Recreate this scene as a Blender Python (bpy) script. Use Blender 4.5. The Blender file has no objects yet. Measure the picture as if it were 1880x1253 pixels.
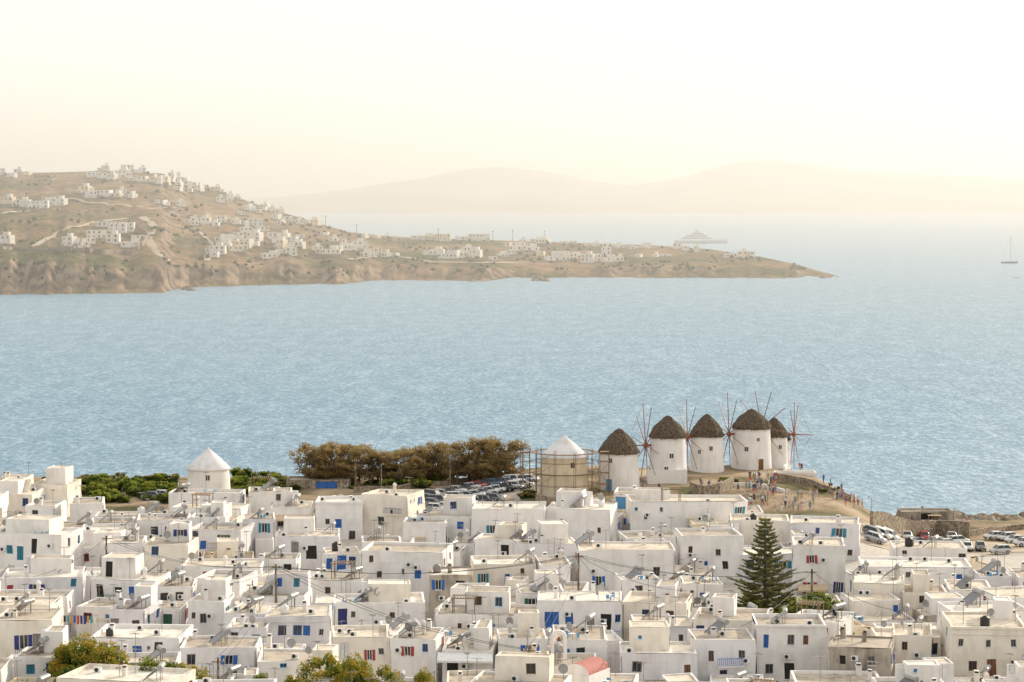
import bpy, math, random
from mathutils import Vector, Matrix, noise
random.seed(11)
R=random.random; U_=random.uniform
F=85/36*1880.0; HC=65.0; Y0=353.0
PITCH=math.atan((626.5-Y0)/F)
CP,SP=math.cos(PITCH),math.sin(PITCH)
def ray(px,py):
    x=px-940.0; u=626.5-py
    return Vector((x, CP*F+SP*u, -SP*F+CP*u))
def atY(px,py,Y):
    d=ray(px,py); t=Y/d.y
    return Vector((d.x*t,Y,HC+d.z*t))
def atZ(px,py,z):
    d=ray(px,py); t=(z-HC)/d.z
    return Vector((d.x*t,d.y*t,z))
def proj(p):
    v=Vector(p)-Vector((0,0,HC))
    f=v.y*CP-v.z*SP; u=v.y*SP+v.z*CP
    return (940+v.x/f*F, 626.5-u/f*F)
def interp(tab,x):
    if x<=tab[0][0]: return tab[0][1]
    for i in range(len(tab)-1):
        a,b=tab[i],tab[i+1]
        if x<=b[0]:
            return a[1]+(b[1]-a[1])*(x-a[0])/(b[0]-a[0])
    return tab[-1][1]
def sst(a,b,x):
    t=max(0,min(1,(x-a)/(b-a))); return t*t*(3-2*t)
def nz(x,y,z=0.0): return noise.noise(Vector((x,y,z)))

# ---------------------------------------------------------------- materials
MATS={}
def newmat(name):
    m=bpy.data.materials.new(name); m.use_nodes=True
    nt=m.node_tree; b=nt.nodes['Principled BSDF']
    MATS[name]=m
    return m,nt,b
def noisy(name,c1,c2,scale=1.0,rough=0.85,bump=0.0,stretch=(1,1,1),lo=0.35,hi=0.65,spec=0.3,detail=5,metal=0.0,obj=False):
    m,nt,b=newmat(name)
    n=nt.nodes; l=nt.links
    if obj:
        g=n.new('ShaderNodeTexCoord'); src=g.outputs['Object']
    else:
        g=n.new('ShaderNodeNewGeometry'); src=g.outputs['Position']
    mp=n.new('ShaderNodeMapping'); mp.inputs['Scale'].default_value=stretch
    l.new(src,mp.inputs['Vector'])
    t=n.new('ShaderNodeTexNoise'); t.inputs['Scale'].default_value=scale; t.inputs['Detail'].default_value=detail
    l.new(mp.outputs[0],t.inputs['Vector'])
    r=n.new('ShaderNodeValToRGB'); r.color_ramp.elements[0].position=lo; r.color_ramp.elements[1].position=hi
    r.color_ramp.elements[0].color=(*c1,1); r.color_ramp.elements[1].color=(*c2,1)
    l.new(t.outputs['Fac'],r.inputs['Fac']); l.new(r.outputs['Color'],b.inputs['Base Color'])
    b.inputs['Roughness'].default_value=rough; b.inputs['Specular IOR Level'].default_value=spec
    b.inputs['Metallic'].default_value=metal
    if bump>0:
        bp=n.new('ShaderNodeBump'); bp.inputs['Strength'].default_value=0.6; bp.inputs['Distance'].default_value=bump
        l.new(t.outputs['Fac'],bp.inputs['Height']); l.new(bp.outputs[0],b.inputs['Normal'])
    return m
def whitewash(name,c,dirt):
    m,nt,b=newmat(name); n=nt.nodes; l=nt.links
    g=n.new('ShaderNodeNewGeometry')
    t1=n.new('ShaderNodeTexNoise'); t1.inputs['Scale'].default_value=0.35; t1.inputs['Detail'].default_value=5
    l.new(g.outputs['Position'],t1.inputs['Vector'])
    mp=n.new('ShaderNodeMapping'); mp.inputs['Scale'].default_value=(1.2,1.2,0.3)
    l.new(g.outputs['Position'],mp.inputs['Vector'])
    t2=n.new('ShaderNodeTexNoise'); t2.inputs['Scale'].default_value=1.0; t2.inputs['Detail'].default_value=4
    l.new(mp.outputs[0],t2.inputs['Vector'])
    mu=n.new('ShaderNodeMath'); mu.operation='MULTIPLY'
    l.new(t1.outputs['Fac'],mu.inputs[0]); l.new(t2.outputs['Fac'],mu.inputs[1])
    r=n.new('ShaderNodeValToRGB'); r.color_ramp.elements[0].position=0.12; r.color_ramp.elements[1].position=0.28
    r.color_ramp.elements[0].color=(*dirt,1); r.color_ramp.elements[1].color=(*c,1)
    l.new(mu.outputs[0],r.inputs['Fac']); l.new(r.outputs['Color'],b.inputs['Base Color'])
    b.inputs['Roughness'].default_value=0.9; b.inputs['Specular IOR Level'].default_value=0.2
    bp=n.new('ShaderNodeBump'); bp.inputs['Strength'].default_value=0.4; bp.inputs['Distance'].default_value=0.05
    l.new(t1.outputs['Fac'],bp.inputs['Height']); l.new(bp.outputs[0],b.inputs['Normal'])
    return m
whitewash('white_a',(.83,.80,.79),(.71,.68,.66))
whitewash('white_b',(.80,.77,.75),(.66,.63,.60))
whitewash('white_c',(.82,.76,.68),(.68,.61,.53))
whitewash('white_d',(.73,.71,.73),(.59,.57,.57))
whitewash('cream',(.80,.69,.52),(.62,.51,.38))
whitewash('roof_a',(.68,.60,.50),(.44,.37,.30))
whitewash('roof_b',(.48,.41,.34),(.28,.24,.20))
whitewash('roof_c',(.77,.72,.65),(.53,.47,.40))
whitewash('old_plaster',(.44,.39,.33),(.20,.17,.14))
def plain(name,c,rough=0.5,spec=0.5,metal=0.0,var=0.8,sc=3.0):
    return noisy(name,tuple(v*var for v in c),c,scale=sc,rough=rough,spec=spec,metal=metal)
plain('blue',(.02,.14,.50)); plain('teal',(.02,.22,.33)); plain('brown',(.20,.09,.035)); plain('red',(.42,.04,.03))
plain('lblue',(.09,.34,.64)); plain('green',(.03,.12,.06)); plain('grey',(.26,.24,.23)); plain('navy',(.02,.03,.18)); plain('wood',(.24,.15,.08))
plain('redwood',(.34,.10,.055)); plain('whitep',(.80,.80,.80)); plain('steel',(.38,.38,.38),rough=0.4,metal=0.3); plain('black',(.02,.02,.02)); plain('dome_red',(.46,.17,.14),rough=0.8)
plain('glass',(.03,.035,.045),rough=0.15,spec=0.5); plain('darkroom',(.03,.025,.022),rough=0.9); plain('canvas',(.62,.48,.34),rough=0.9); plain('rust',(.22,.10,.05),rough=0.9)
plain('panel',(.03,.035,.06),rough=0.15,spec=0.8); plain('rail',(.16,.07,.04))
noisy('stone',(.16,.12,.09),(.40,.33,.25),scale=1.8,bump=0.15,detail=8)
noisy('thatch',(.045,.034,.025),(.17,.13,.095),scale=1.0,stretch=(5,5,1.2),bump=0.25,rough=0.95,detail=7,spec=0.1)
noisy('thatch_top',(.09,.07,.05),(.24,.195,.145),scale=1.5,stretch=(4,4,1.0),bump=0.2,rough=0.95,spec=0.1)
noisy('leaf_d',(.030,.050,.012),(.06,.09,.022),scale=0.8,rough=0.7,spec=0.2)
noisy('leaf_m',(.07,.11,.02),(.12,.16,.03),scale=0.8,rough=0.7,spec=0.2)
noisy('leaf_l',(.18,.22,.03),(.32,.32,.05),scale=0.8,rough=0.7,spec=0.2)
noisy('leaf_y',(.32,.22,.03),(.45,.32,.05),scale=0.8,rough=0.7,spec=0.2)
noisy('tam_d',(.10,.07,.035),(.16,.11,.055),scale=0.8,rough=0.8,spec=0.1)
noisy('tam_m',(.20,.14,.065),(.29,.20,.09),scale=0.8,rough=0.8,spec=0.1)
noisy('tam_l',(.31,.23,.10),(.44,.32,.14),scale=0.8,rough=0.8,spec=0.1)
noisy('pine_d',(.08,.09,.04),(.14,.14,.06),scale=0.8,rough=0.7,spec=0.2)
noisy('pine_m',(.20,.20,.08),(.32,.30,.12),scale=0.8,rough=0.7,spec=0.2)
for lf in ('leaf_l','leaf_y','leaf_m','tam_l','tam_m','pine_m','pine_d'):
    m=MATS[lf]; nt=m.node_tree; b=nt.nodes['Principled BSDF']; o=nt.nodes['Material Output']
    tr=nt.nodes.new('ShaderNodeBsdfTranslucent'); mx=nt.nodes.new('ShaderNodeMixShader'); mx.inputs[0].default_value=0.45
    rp=[q for q in nt.nodes if q.type=='VALTORGB'][0]
    nt.links.new(rp.outputs[0],tr.inputs['Color']); nt.links.new(b.outputs[0],mx.inputs[1]); nt.links.new(tr.outputs[0],mx.inputs[2]); nt.links.new(mx.outputs[0],o.inputs['Surface'])
noisy('bark',(.09,.065,.045),(.20,.15,.10),scale=3,stretch=(1,1,.3),rough=0.95)
noisy('rock',(.12,.09,.065),(.34,.27,.20),scale=0.5,bump=0.5,detail=9)
noisy('dirt_road_m',(.38,.31,.23),(.52,.43,.33),scale=0.2)
noisy('asphalt_m',(.20,.18,.16),(.34,.31,.27),scale=0.3)
PNT=[(.7,.7,.7),(.03,.03,.035),(.35,.36,.38),(.62,.62,.62),(.06,.10,.2),(.5,.5,.48),(.14,.14,.15),(.40,.03,.03)]
for i,c in enumerate(PNT): plain('paint%d'%i,c,rough=0.25,spec=0.7,var=0.95)
plain('tyre',(.02,.02,.02),rough=0.9); plain('skin',(.50,.28,.19),rough=0.6); plain('hair',(.05,.03,.02),rough=0.8)
for i,c in enumerate([(.7,.7,.68),(.03,.03,.04),(.5,.06,.05),(.05,.12,.35),(.08,.3,.32),(.55,.3,.12),(.3,.3,.3),(.6,.45,.5)]):
    plain('cloth%d'%i,c,rough=0.9,var=0.9)
whitewash('far_white',(.80,.76,.70),(.64,.60,.53))

# ---------------------------------------------------------------- mesh builder
class MB:
    def __init__(s): s.v=[];s.f=[];s.m=[];s.sm=[];s.ml=[]
    def mi(s,name):
        if name not in s.ml: s.ml.append(name)
        return s.ml.index(name)
    def face(s,pts,mat,smooth=False):
        b=len(s.v); s.v.extend([tuple(p) for p in pts]); s.f.append(tuple(range(b,b+len(pts)))); s.m.append(s.mi(mat)); s.sm.append(smooth)
    def obox(s,O,U,N,u0,u1,z0,z1,n0,n1,mat):
        Z=Vector((0,0,1))
        def P(u,z,n): return O+U*u+Z*z+N*n
        a=[P(u0,z0,n1),P(u1,z0,n1),P(u1,z1,n1),P(u0,z1,n1)]
        b=[P(u0,z0,n0),P(u1,z0,n0),P(u1,z1,n0),P(u0,z1,n0)]
        s.face(a,mat); s.face([b[1],b[0],b[3],b[2]],mat)
        s.face([b[0],a[0],a[3],b[3]],mat); s.face([a[1],b[1],b[2],a[2]],mat)
        s.face([a[3],a[2],b[2],b[3]],mat); s.face([b[0],b[1],a[1],a[0]],mat)
    def box(s,x0,x1,y0,y1,z0,z1,mat):
        s.obox(Vector((0,0,0)),Vector((1,0,0)),Vector((0,-1,0)),x0,x1,z0,z1,-y1,-y0,mat)
    def rings(s,rings,mat,smooth=True,capb=False,capt=True,closed=True):
        b=len(s.v); n=len(rings[0]); k=s.mi(mat)
        for r in rings: s.v.extend([tuple(p) for p in r])
        for i in range(len(rings)-1):
            for j in range(n if closed else n-1):
                j2=(j+1)%n
                s.f.append((b+i*n+j,b+i*n+j2,b+(i+1)*n+j2,b+(i+1)*n+j)); s.m.append(k); s.sm.append(smooth)
        if capt: s.face(rings[-1],mat)
        if capb: s.face(list(reversed(rings[0])),mat)
    def lathe(s,cx,cy,prof,n,mat,smooth=True,capt=True,jit=0.0,capb=False):
        rs=[]
        for (r,z) in prof:
            ring=[]
            for j in range(n):
                a=2*math.pi*j/n
                rr=r*(1+jit*nz(math.cos(a)*3+cx,math.sin(a)*3+cy,z*1.3))
                ring.append((cx+rr*math.cos(a),cy+rr*math.sin(a),z+jit*1.5*nz(math.cos(a)*6,math.sin(a)*6,z+7)))
            rs.append(ring)
        s.rings(rs,mat,smooth,capb,capt)
    def tube(s,p,q,r,mat,n=6,r2=None):
        p=Vector(p);q=Vector(q);d=(q-p)
        if d.length<1e-6: return
        d.normalize(); a=d.orthogonal().normalized(); b=d.cross(a)
        r2=r if r2 is None else r2
        s.rings([[p+(a*math.cos(t)+b*math.sin(t))*r for t in [2*math.pi*i/n for i in range(n)]],
                 [q+(a*math.cos(t)+b*math.sin(t))*r2 for t in [2*math.pi*i/n for i in range(n)]]],mat,True,True,True)
    def build(s,name,loc=(0,0,0),rot=0.0,warp=0.0,link=True):
        me=bpy.data.meshes.new(name)
        v=s.v
        if warp>0:
            L=Vector(loc)
            v=[]
            for p in s.v:
                q=(Vector(p)+L)*0.35
                w=noise.noise_vector(q)
                v.append((p[0]+w.x*warp,p[1]+w.y*warp,p[2]+w.z*warp*0.8))
        me.from_pydata(v,[],s.f)
        for nme in s.ml: me.materials.append(MATS[nme])
        me.polygons.foreach_set('material_index',s.m)
        me.polygons.foreach_set('use_smooth',s.sm)
        me.update()
        if not link: return me
        o=bpy.data.objects.new(name,me); o.location=loc; o.rotation_euler=(0,0,rot)
        bpy.context.collection.objects.link(o)
        return o
def inst(me,name,loc,rot=0.0,sc=1.0,rx=0.0):
    o=bpy.data.objects.new(name,me); o.location=loc; o.rotation_euler=(rx,0,rot)
    o.scale=(sc,sc,sc) if not isinstance(sc,tuple) else sc
    bpy.context.collection.objects.link(o); return o

# ---------------------------------------------------------------- ground
def coastY(X): return interp([(-300,520),(-120,500),(0,500),(48,500),(58,487),(72,478),(90,474),(110,476),(160,500),(400,540)],X)+3.5*nz(X*.06,3.3)+1.5*nz(X*.25,7.3)
def g(X,Y):
    h=interp([(-60,64),(0,62),(200,12),(230,7),(260,5.5),(300,6),(350,7.5),(395,9.6),(420,11.6),(445,12.4),(600,12.4)],Y)
    l=1-sst(-12,12,X); h=h+(min(h,10.2)-h)*l
    s=sst(54,73,X)*sst(335,385,Y)
    ht=interp([(380,5.5),(425,4.0),(440,2.7),(480,2.0)],Y)
    h=h+(min(h,ht)-h)*s
    wd=38-24*sst(56,70,X)
    f=sst(0,wd,coastY(X)-Y)
    h=h*f-5*(1-f)
    if Y>400: h+=0.35*nz(X*.12,Y*.12)*f
    return h
def gpix(px,py):
    Y=200.0
    while Y<560:
        p=atY(px,py,Y)
        if p.z<=g(p.x,Y): break
        Y+=0.5
    return Vector((p.x,Y,g(p.x,Y)))
def grid_mesh(name,xs,ys,fn,mat):
    v=[];f=[]
    for y in ys:
        for x in xs: v.append((x,y,fn(x,y)))
    n=len(xs)
    for j in range(len(ys)-1):
        for i in range(n-1):
            f.append((j*n+i,j*n+i+1,(j+1)*n+i+1,(j+1)*n+i))
    me=bpy.data.meshes.new(name); me.from_pydata(v,[],f)
    me.polygons.foreach_set('use_smooth',[True]*len(f)); me.materials.append(mat); me.update()
    o=bpy.data.objects.new(name,me); bpy.context.collection.objects.link(o); return o
m,nt,b=newmat('ground_m'); n=nt.nodes; l=nt.links
geo=n.new('ShaderNodeNewGeometry'); sep=n.new('ShaderNodeSeparateXYZ'); l.new(geo.outputs['Position'],sep.inputs[0])
t1=n.new('ShaderNodeTexNoise'); t1.inputs['Scale'].default_value=0.09; t1.inputs['Detail'].default_value=9; l.new(geo.outputs['Position'],t1.inputs['Vector'])
t2=n.new('ShaderNodeTexNoise'); t2.inputs['Scale'].default_value=0.9; t2.inputs['Detail'].default_value=6; l.new(geo.outputs['Position'],t2.inputs['Vector'])
r1=n.new('ShaderNodeValToRGB'); e=r1.color_ramp.elements; e[0].position=.36; e[0].color=(.10,.10,.045,1); e[1].position=.54; e[1].color=(.34,.25,.17,1)
x=r1.color_ramp.elements.new(.7); x.color=(.46,.37,.27,1)
l.new(t1.outputs['Fac'],r1.inputs['Fac'])
r2=n.new('ShaderNodeValToRGB'); r2.color_ramp.elements[0].color=(.40,.36,.32,1); r2.color_ramp.elements[1].color=(.62,.58,.53,1)
l.new(t2.outputs['Fac'],r2.inputs['Fac'])
mr=n.new('ShaderNodeMapRange'); mr.inputs['From Min'].default_value=396; mr.inputs['From Max'].default_value=408; l.new(sep.outputs['Y'],mr.inputs['Value'])
mx=n.new('ShaderNodeMixRGB'); l.new(mr.outputs[0],mx.inputs[0]); l.new(r2.outputs[0],mx.inputs[1]); l.new(r1.outputs[0],mx.inputs[2])
mr2=n.new('ShaderNodeMapRange'); mr2.inputs['From Min'].default_value=1.6; mr2.inputs['From Max'].default_value=0.4; l.new(sep.outputs['Z'],mr2.inputs['Value'])
mx2=n.new('ShaderNodeMixRGB'); mx2.inputs[2].default_value=(.16,.12,.09,1); l.new(mr2.outputs[0],mx2.inputs[0]); l.new(mx.outputs[0],mx2.inputs[1])
l.new(mx2.outputs[0],b.inputs['Base Color']); b.inputs['Roughness'].default_value=.95; b.inputs['Specular IOR Level'].default_value=.1
bp=n.new('ShaderNodeBump'); bp.inputs['Distance'].default_value=.3; l.new(t2.outputs['Fac'],bp.inputs['Height']); l.new(bp.outputs[0],b.inputs['Normal'])
grid_mesh('town_ground',[-420+i*3.5 for i in range(241)],[-60+i*8 for i in range(56)]+[390+i*2 for i in range(90)],g,MATS['ground_m'])

# ---------------------------------------------------------------- sea
m,nt,b=newmat('sea_m'); n=nt.nodes; l=nt.links
geo=n.new('ShaderNodeNewGeometry')
def wn(sc,st,det,ro=.62,rot=0.0):
    mp=n.new('ShaderNodeMapping'); mp.inputs['Scale'].default_value=st; mp.inputs['Rotation'].default_value=(0,0,rot); l.new(geo.outputs['Position'],mp.inputs['Vector'])
    t=n.new('ShaderNodeTexNoise'); t.inputs['Scale'].default_value=sc; t.inputs['Detail'].default_value=det; t.inputs['Roughness'].default_value=ro; l.new(mp.outputs[0],t.inputs['Vector']); return t
w1=wn(0.55,(1,.42,1),7,.74,.12); w2=wn(0.006,(1,.5,1),4); w3=wn(.13,(1,.30,1),6,.65,-.1)
ad=n.new('ShaderNodeMath'); ad.operation='MULTIPLY_ADD'; ad.inputs[1].default_value=.28; l.new(w3.outputs['Fac'],ad.inputs[0])
ms=n.new('ShaderNodeMath'); ms.operation='MULTIPLY'; ms.inputs[1].default_value=.72; l.new(w1.outputs['Fac'],ms.inputs[0]); l.new(ms.outputs[0],ad.inputs[2])
rr=n.new('ShaderNodeValToRGB'); e=rr.color_ramp.elements; e[0].position=.38; e[0].color=(.045,.155,.27,1); e[1].position=.62; e[1].color=(.37,.51,.63,1)
x=e.new(.5); x.color=(.135,.28,.41,1)
l.new(ad.outputs[0],rr.inputs['Fac'])
r3=n.new('ShaderNodeValToRGB'); r3.color_ramp.elements[0].position=.3; r3.color_ramp.elements[0].color=(.90,.94,.97,1); r3.color_ramp.elements[1].position=.7; r3.color_ramp.elements[1].color=(1.08,1.04,1.02,1)
l.new(w2.outputs['Fac'],r3.inputs['Fac'])
mm=n.new('ShaderNodeMixRGB'); mm.blend_type='MULTIPLY'; mm.inputs[0].default_value=1; l.new(rr.outputs[0],mm.inputs[1]); l.new(r3.outputs[0],mm.inputs[2])
l.new(mm.outputs[0],b.inputs['Base Color']); b.inputs['Roughness'].default_value=.38; b.inputs['Specular IOR Level'].default_value=.32
bp=n.new('ShaderNodeBump'); bp.inputs['Distance'].default_value=.8; bp.inputs['Strength'].default_value=1; l.new(w1.outputs['Fac'],bp.inputs['Height']); l.new(bp.outputs[0],b.inputs['Normal'])
me=bpy.data.meshes.new('sea'); me.from_pydata([(-30000,300,0),(30000,300,0),(30000,40000,0),(-30000,40000,0)],[],[(0,1,2,3)]); me.materials.append(m)
bpy.context.collection.objects.link(bpy.data.objects.new('sea',me))

# ---------------------------------------------------------------- peninsula
SH=[(-400,548),(0,541),(150,540),(300,538),(340,528),(480,524),(650,521),(680,515),(900,516),(930,511),(1100,510),(1300,511),(1450,511),(1500,509),(1535,507)]
RG=[(-400,345),(-100,318),(0,312),(130,310),(190,307),(260,310),(320,320),(400,347),(450,364),(500,382),(560,400),(600,413),(640,425),(700,432),(760,436),(850,439),(950,442),(1100,447),(1200,450),(1300,457),(1400,472),(1460,485),(1500,497),(1535,506)]
DP=[(-400,900),(0,760),(250,700),(400,600),(600,460),(700,430),(950,390),(1200,300),(1300,230),(1400,150),(1500,60),(1535,15)]
CL=[(-400,24),(0,24),(200,20),(320,14),(420,14),(650,13),(700,9),(900,9),(1000,6),(1250,9),(1400,6),(1500,3),(1535,1)]
def pen(px,t):
    Ys=atZ(px,interp(SH,px)+2.2*nz(px*.03,1)+1.2*nz(px*.11,5),0).y; Yr=Ys+interp(DP,px)
    zr=atY(px,interp(RG,px),Yr).z; zc=interp(CL,px)*(1+.35*nz(px*.02,9))
    Y=Ys+(Yr-Ys)*t; X=(px-940)/F*Y
    if t<0: z=t*60
    elif t<=1:
        dc=(45+20*nz(px*.04,2))/max(60,(Yr-Ys))
        c=sst(0,1,t/dc)
        z=zc*c*(0.8+.2*nz(X*.02,Y*.05)) + (zr-zc)*max(0,(t-dc*.5)/(1-dc*.5))**0.95 if zr>zc else zr*sst(0,1,t/max(dc,.3))
        z+=math.sin(math.pi*min(1,t))*min(9,zr*.10)*nz(X*.006,Y*.006,3)
        z+=c*math.sin(math.pi*min(1,max(0,t)))*1.6*nz(X*.03,Y*.03)
        if t<dc*1.3: z+= (2.8*nz(X*.05,Y*.06,2)+1.4*nz(X*.14,Y*.14,4))*math.sin(math.pi*t/(dc*1.3))*min(1,zc/12)
    else: z=zr*(1-sst(1,1.45,t))
    if t>1.44: z=-6
    return Vector((X,Y,z))
pxs=[-400+i*5 for i in range(388)]
ts=[-.03]+[i*.0125 for i in range(17)]+[.2125+i*.025 for i in range(31)]+[.985,1.0,1.05,1.12,1.2,1.3,1.4,1.46]
ts=sorted(set(ts))
v=[];f=[]
for t in ts:
    for px in pxs: v.append(pen(px,t))
nn=len(pxs)
for j in range(len(ts)-1):
    for i in range(nn-1): f.append((j*nn+i,j*nn+i+1,(j+1)*nn+i+1,(j+1)*nn+i))
m,nt,b=newmat('peninsula_m'); n=nt.nodes; l=nt.links
geo=n.new('ShaderNodeNewGeometry')
t1=n.new('ShaderNodeTexNoise'); t1.inputs['Scale'].default_value=.009; t1.inputs['Detail'].default_value=9; t1.inputs['Roughness'].default_value=.58; l.new(geo.outputs['Position'],t1.inputs['Vector'])
t2=n.new('ShaderNodeTexNoise'); t2.inputs['Scale'].default_value=.10; t2.inputs['Detail'].default_value=6; l.new(geo.outputs['Position'],t2.inputs['Vector'])
rA=n.new('ShaderNodeValToRGB'); e=rA.color_ramp.elements; e[0].position=.36; e[0].color=(.11,.115,.05,1); e[1].position=.72; e[1].color=(.40,.31,.21,1)
x=e.new(.46); x.color=(.20,.155,.085,1); x=e.new(.56); x.color=(.31,.20,.125,1)
l.new(t1.outputs['Fac'],rA.inputs['Fac'])
rB=n.new('ShaderNodeValToRGB'); e=rB.color_ramp.elements; e[0].position=.36; e[0].color=(.5,.55,.45,1); e[1].position=.55; e[1].color=(1,1,1,1); l.new(t2.outputs['Fac'],rB.inputs['Fac'])
ml=n.new('ShaderNodeMixRGB'); ml.blend_type='MULTIPLY'; ml.inputs[0].default_value=.8; l.new(rA.outputs[0],ml.inputs[1]); l.new(rB.outputs[0],ml.inputs[2])
sp=n.new('ShaderNodeSeparateXYZ'); l.new(geo.outputs['Normal'],sp.inputs[0])
mr=n.new('ShaderNodeMapRange'); mr.inputs['From Min'].default_value=.96; mr.inputs['From Max'].default_value=.86; l.new(sp.outputs['Z'],mr.inputs['Value'])
rC=n.new('ShaderNodeValToRGB'); e=rC.color_ramp.elements; e[0].position=.38; e[0].color=(.10,.075,.055,1); e[1].position=.62; e[1].color=(.34,.25,.18,1); l.new(t2.outputs['Fac'],rC.inputs['Fac'])
mx=n.new('ShaderNodeMixRGB'); l.new(mr.outputs[0],mx.inputs[0]); l.new(ml.outputs[0],mx.inputs[1]); l.new(rC.outputs[0],mx.inputs[2])
l.new(mx.outputs[0],b.inputs['Base Color']); b.inputs['Roughness'].default_value=1; b.inputs['Specular IOR Level'].default_value=0
bp=n.new('ShaderNodeBump'); bp.inputs['Distance'].default_value=2; l.new(t2.outputs['Fac'],bp.inputs['Height']); l.new(bp.outputs[0],b.inputs['Normal'])
me=bpy.data.meshes.new('peninsula_hill'); me.from_pydata(v,[],f); me.materials.append(m); me.polygons.foreach_set('use_smooth',[True]*len(f)); me.update()
bpy.context.collection.objects.link(bpy.data.objects.new('peninsula_hill',me))
def penpix(px,py):
    t=0.0
    while t<1.0:
        p=pen(px,t)
        if proj(p)[1]<=py: return p
        t+=.008
    return pen(px,1.0)
IS=[(-900,352),(-300,350),(200,360),(400,368),(480,364),(560,357),(640,349),(700,338),(780,327),(830,316),(870,309),(910,307),(960,310),(1020,318),(1080,331),(1140,341),(1200,336),(1260,324),(1320,305),(1370,296),(1400,295),(1440,297),(1500,306),(1560,315),(1640,317),(1700,322),(1800,325),(1880,327),(2200,322),(2700,345)]
def isl(px,t):
    Ys=7400+200*nz(px*.006,4); Yr=Ys+1300+300*nz(px*.004,8)
    zr=atY(px,interp(IS,px),Yr).z+5*nz(px*.02,3)+2.5*nz(px*.08,3)
    Y=Ys+(Yr-Ys)*t; X=(px-940)/F*Y
    z=zr*(t if t<1 else max(0,1-(t-1)*1.6))**0.9+math.sin(math.pi*min(1,t))*22*nz(X*.0012,Y*.0012,2) if t>0 else -5
    return (X,Y,z)
pxs=[-900+i*8 for i in range(451)]; ts=[-.02]+[i*.05 for i in range(21)]+[1.2,1.4,1.7]
v=[isl(px,t) for t in ts for px in pxs]; nn=len(pxs)
f=[(j*nn+i,j*nn+i+1,(j+1)*nn+i+1,(j+1)*nn+i) for j in range(len(ts)-1) for i in range(nn-1)]
noisy('island_m',(.22,.18,.11),(.38,.32,.22),scale=.004,rough=1,spec=0)
me=bpy.data.meshes.new('distant_island'); me.from_pydata(v,[],f); me.materials.append(MATS['island_m']); me.polygons.foreach_set('use_smooth',[True]*len(f)); me.update()
bpy.context.collection.objects.link(bpy.data.objects.new('distant_island',me))

# ---------------------------------------------------------------- haze volume
m=bpy.data.materials.new('sea_haze_m'); m.use_nodes=True; nt=m.node_tree; nt.nodes.clear()
o=nt.nodes.new('ShaderNodeOutputMaterial'); vs=nt.nodes.new('ShaderNodeVolumeScatter')
vs.inputs['Color'].default_value=(.985,.99,1,1); vs.inputs['Density'].default_value=.00031; vs.inputs['Anisotropy'].default_value=.36
nt.links.new(vs.outputs[0],o.inputs['Volume'])
mb=MB(); MATS['sea_haze_m']=m; mb.box(-9000,9000,720,16000,-20,300,'sea_haze_m'); mb.build('sea_haze')

# ---------------------------------------------------------------- houses
COLS=['blue','blue','blue','teal','lblue','brown','brown','grey','navy','red','green','teal']
def wall(mb,O,U,w,h,ops,mat,rec=.2):
    Z=Vector((0,0,1)); N=U.cross(Z)
    xs=sorted(set([0,w]+[o[0] for o in ops]+[o[1] for o in ops])); zs=sorted(set([-2.5,h]+[o[2] for o in ops]+[o[3] for o in ops]))
    for i in range(len(xs)-1):
        for j in range(len(zs)-1):
            cx=(xs[i]+xs[i+1])/2; cz=(zs[j]+zs[j+1])/2
            if any(o[0]<cx<o[1] and o[2]<cz<o[3] for o in ops): continue
            mb.face([O+U*xs[i]+Z*zs[j],O+U*xs[i+1]+Z*zs[j],O+U*xs[i+1]+Z*zs[j+1],O+U*xs[i]+Z*zs[j+1]],mat)
    for (a,b_,c,d,k,col) in ops:
        P=lambda u,z,q: O+U*u+Z*z+N*q
        mb.face([P(a,c,0),P(b_,c,0),P(b_,c,-rec),P(a,c,-rec)],mat); mb.face([P(a,d,-rec),P(b_,d,-rec),P(b_,d,0),P(a,d,0)],mat)
        mb.face([P(a,c,-rec),P(a,d,-rec),P(a,d,0),P(a,c,0)],mat); mb.face([P(b_,c,0),P(b_,d,0),P(b_,d,-rec),P(b_,c,-rec)],mat)
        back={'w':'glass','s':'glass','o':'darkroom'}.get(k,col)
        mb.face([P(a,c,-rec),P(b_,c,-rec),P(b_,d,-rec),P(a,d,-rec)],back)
        if k in 'ws':
            fr=col if k=='w' else 'whitep'; t=.10 if k=='w' else .06
            mb.obox(O,U,N,a,a+t,c,d,-rec+.01,-rec+.08,fr); mb.obox(O,U,N,b_-t,b_,c,d,-rec+.01,-rec+.08,fr)
            mb.obox(O,U,N,a+t,b_-t,d-t,d,-rec+.01,-rec+.08,fr); mb.obox(O,U,N,a+t,b_-t,c,c+t,-rec+.01,-rec+.08,fr)
            mb.obox(O,U,N,(a+b_)/2-.03,(a+b_)/2+.03,c+t,d-t,-rec+.01,-rec+.07,fr)
            mb.obox(O,U,N,a-.06,b_+.06,c-.1,c-.01,.005,.08,'whitep')
        if k=='s':
            sw=(b_-a)*.5
            mb.obox(O,U,N,a-sw-.03,a-.03,c,d,.01,.06,col); mb.obox(O,U,N,b_+.03,b_+sw+.03,c,d,.01,.06,col)
        if k in 'cd':
            mb.obox(O,U,N,(a+b_)/2-.02,(a+b_)/2+.02,c+.05,d-.05,-rec+.01,-rec+.03,'darkroom')
            mb.obox(O,U,N,a,a+.06,c,d,-rec+.02,-rec+.07,col); mb.obox(O,U,N,b_-.06,b_,c,d,-rec+.02,-rec+.07,col); mb.obox(O,U,N,a+.06,b_-.06,d-.06,d,-rec+.02,-rec+.07,col)
def overlaps(a,b_,c,d,ops,mg=.35):
    for o in ops:
        ma=mg+((o[1]-o[0])*.5 if o[4]=='s' else 0)
        if a-ma<o[1] and b_+ma>o[0] and c-.3<o[3] and d+.3>o[2]: return True
    return False
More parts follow.
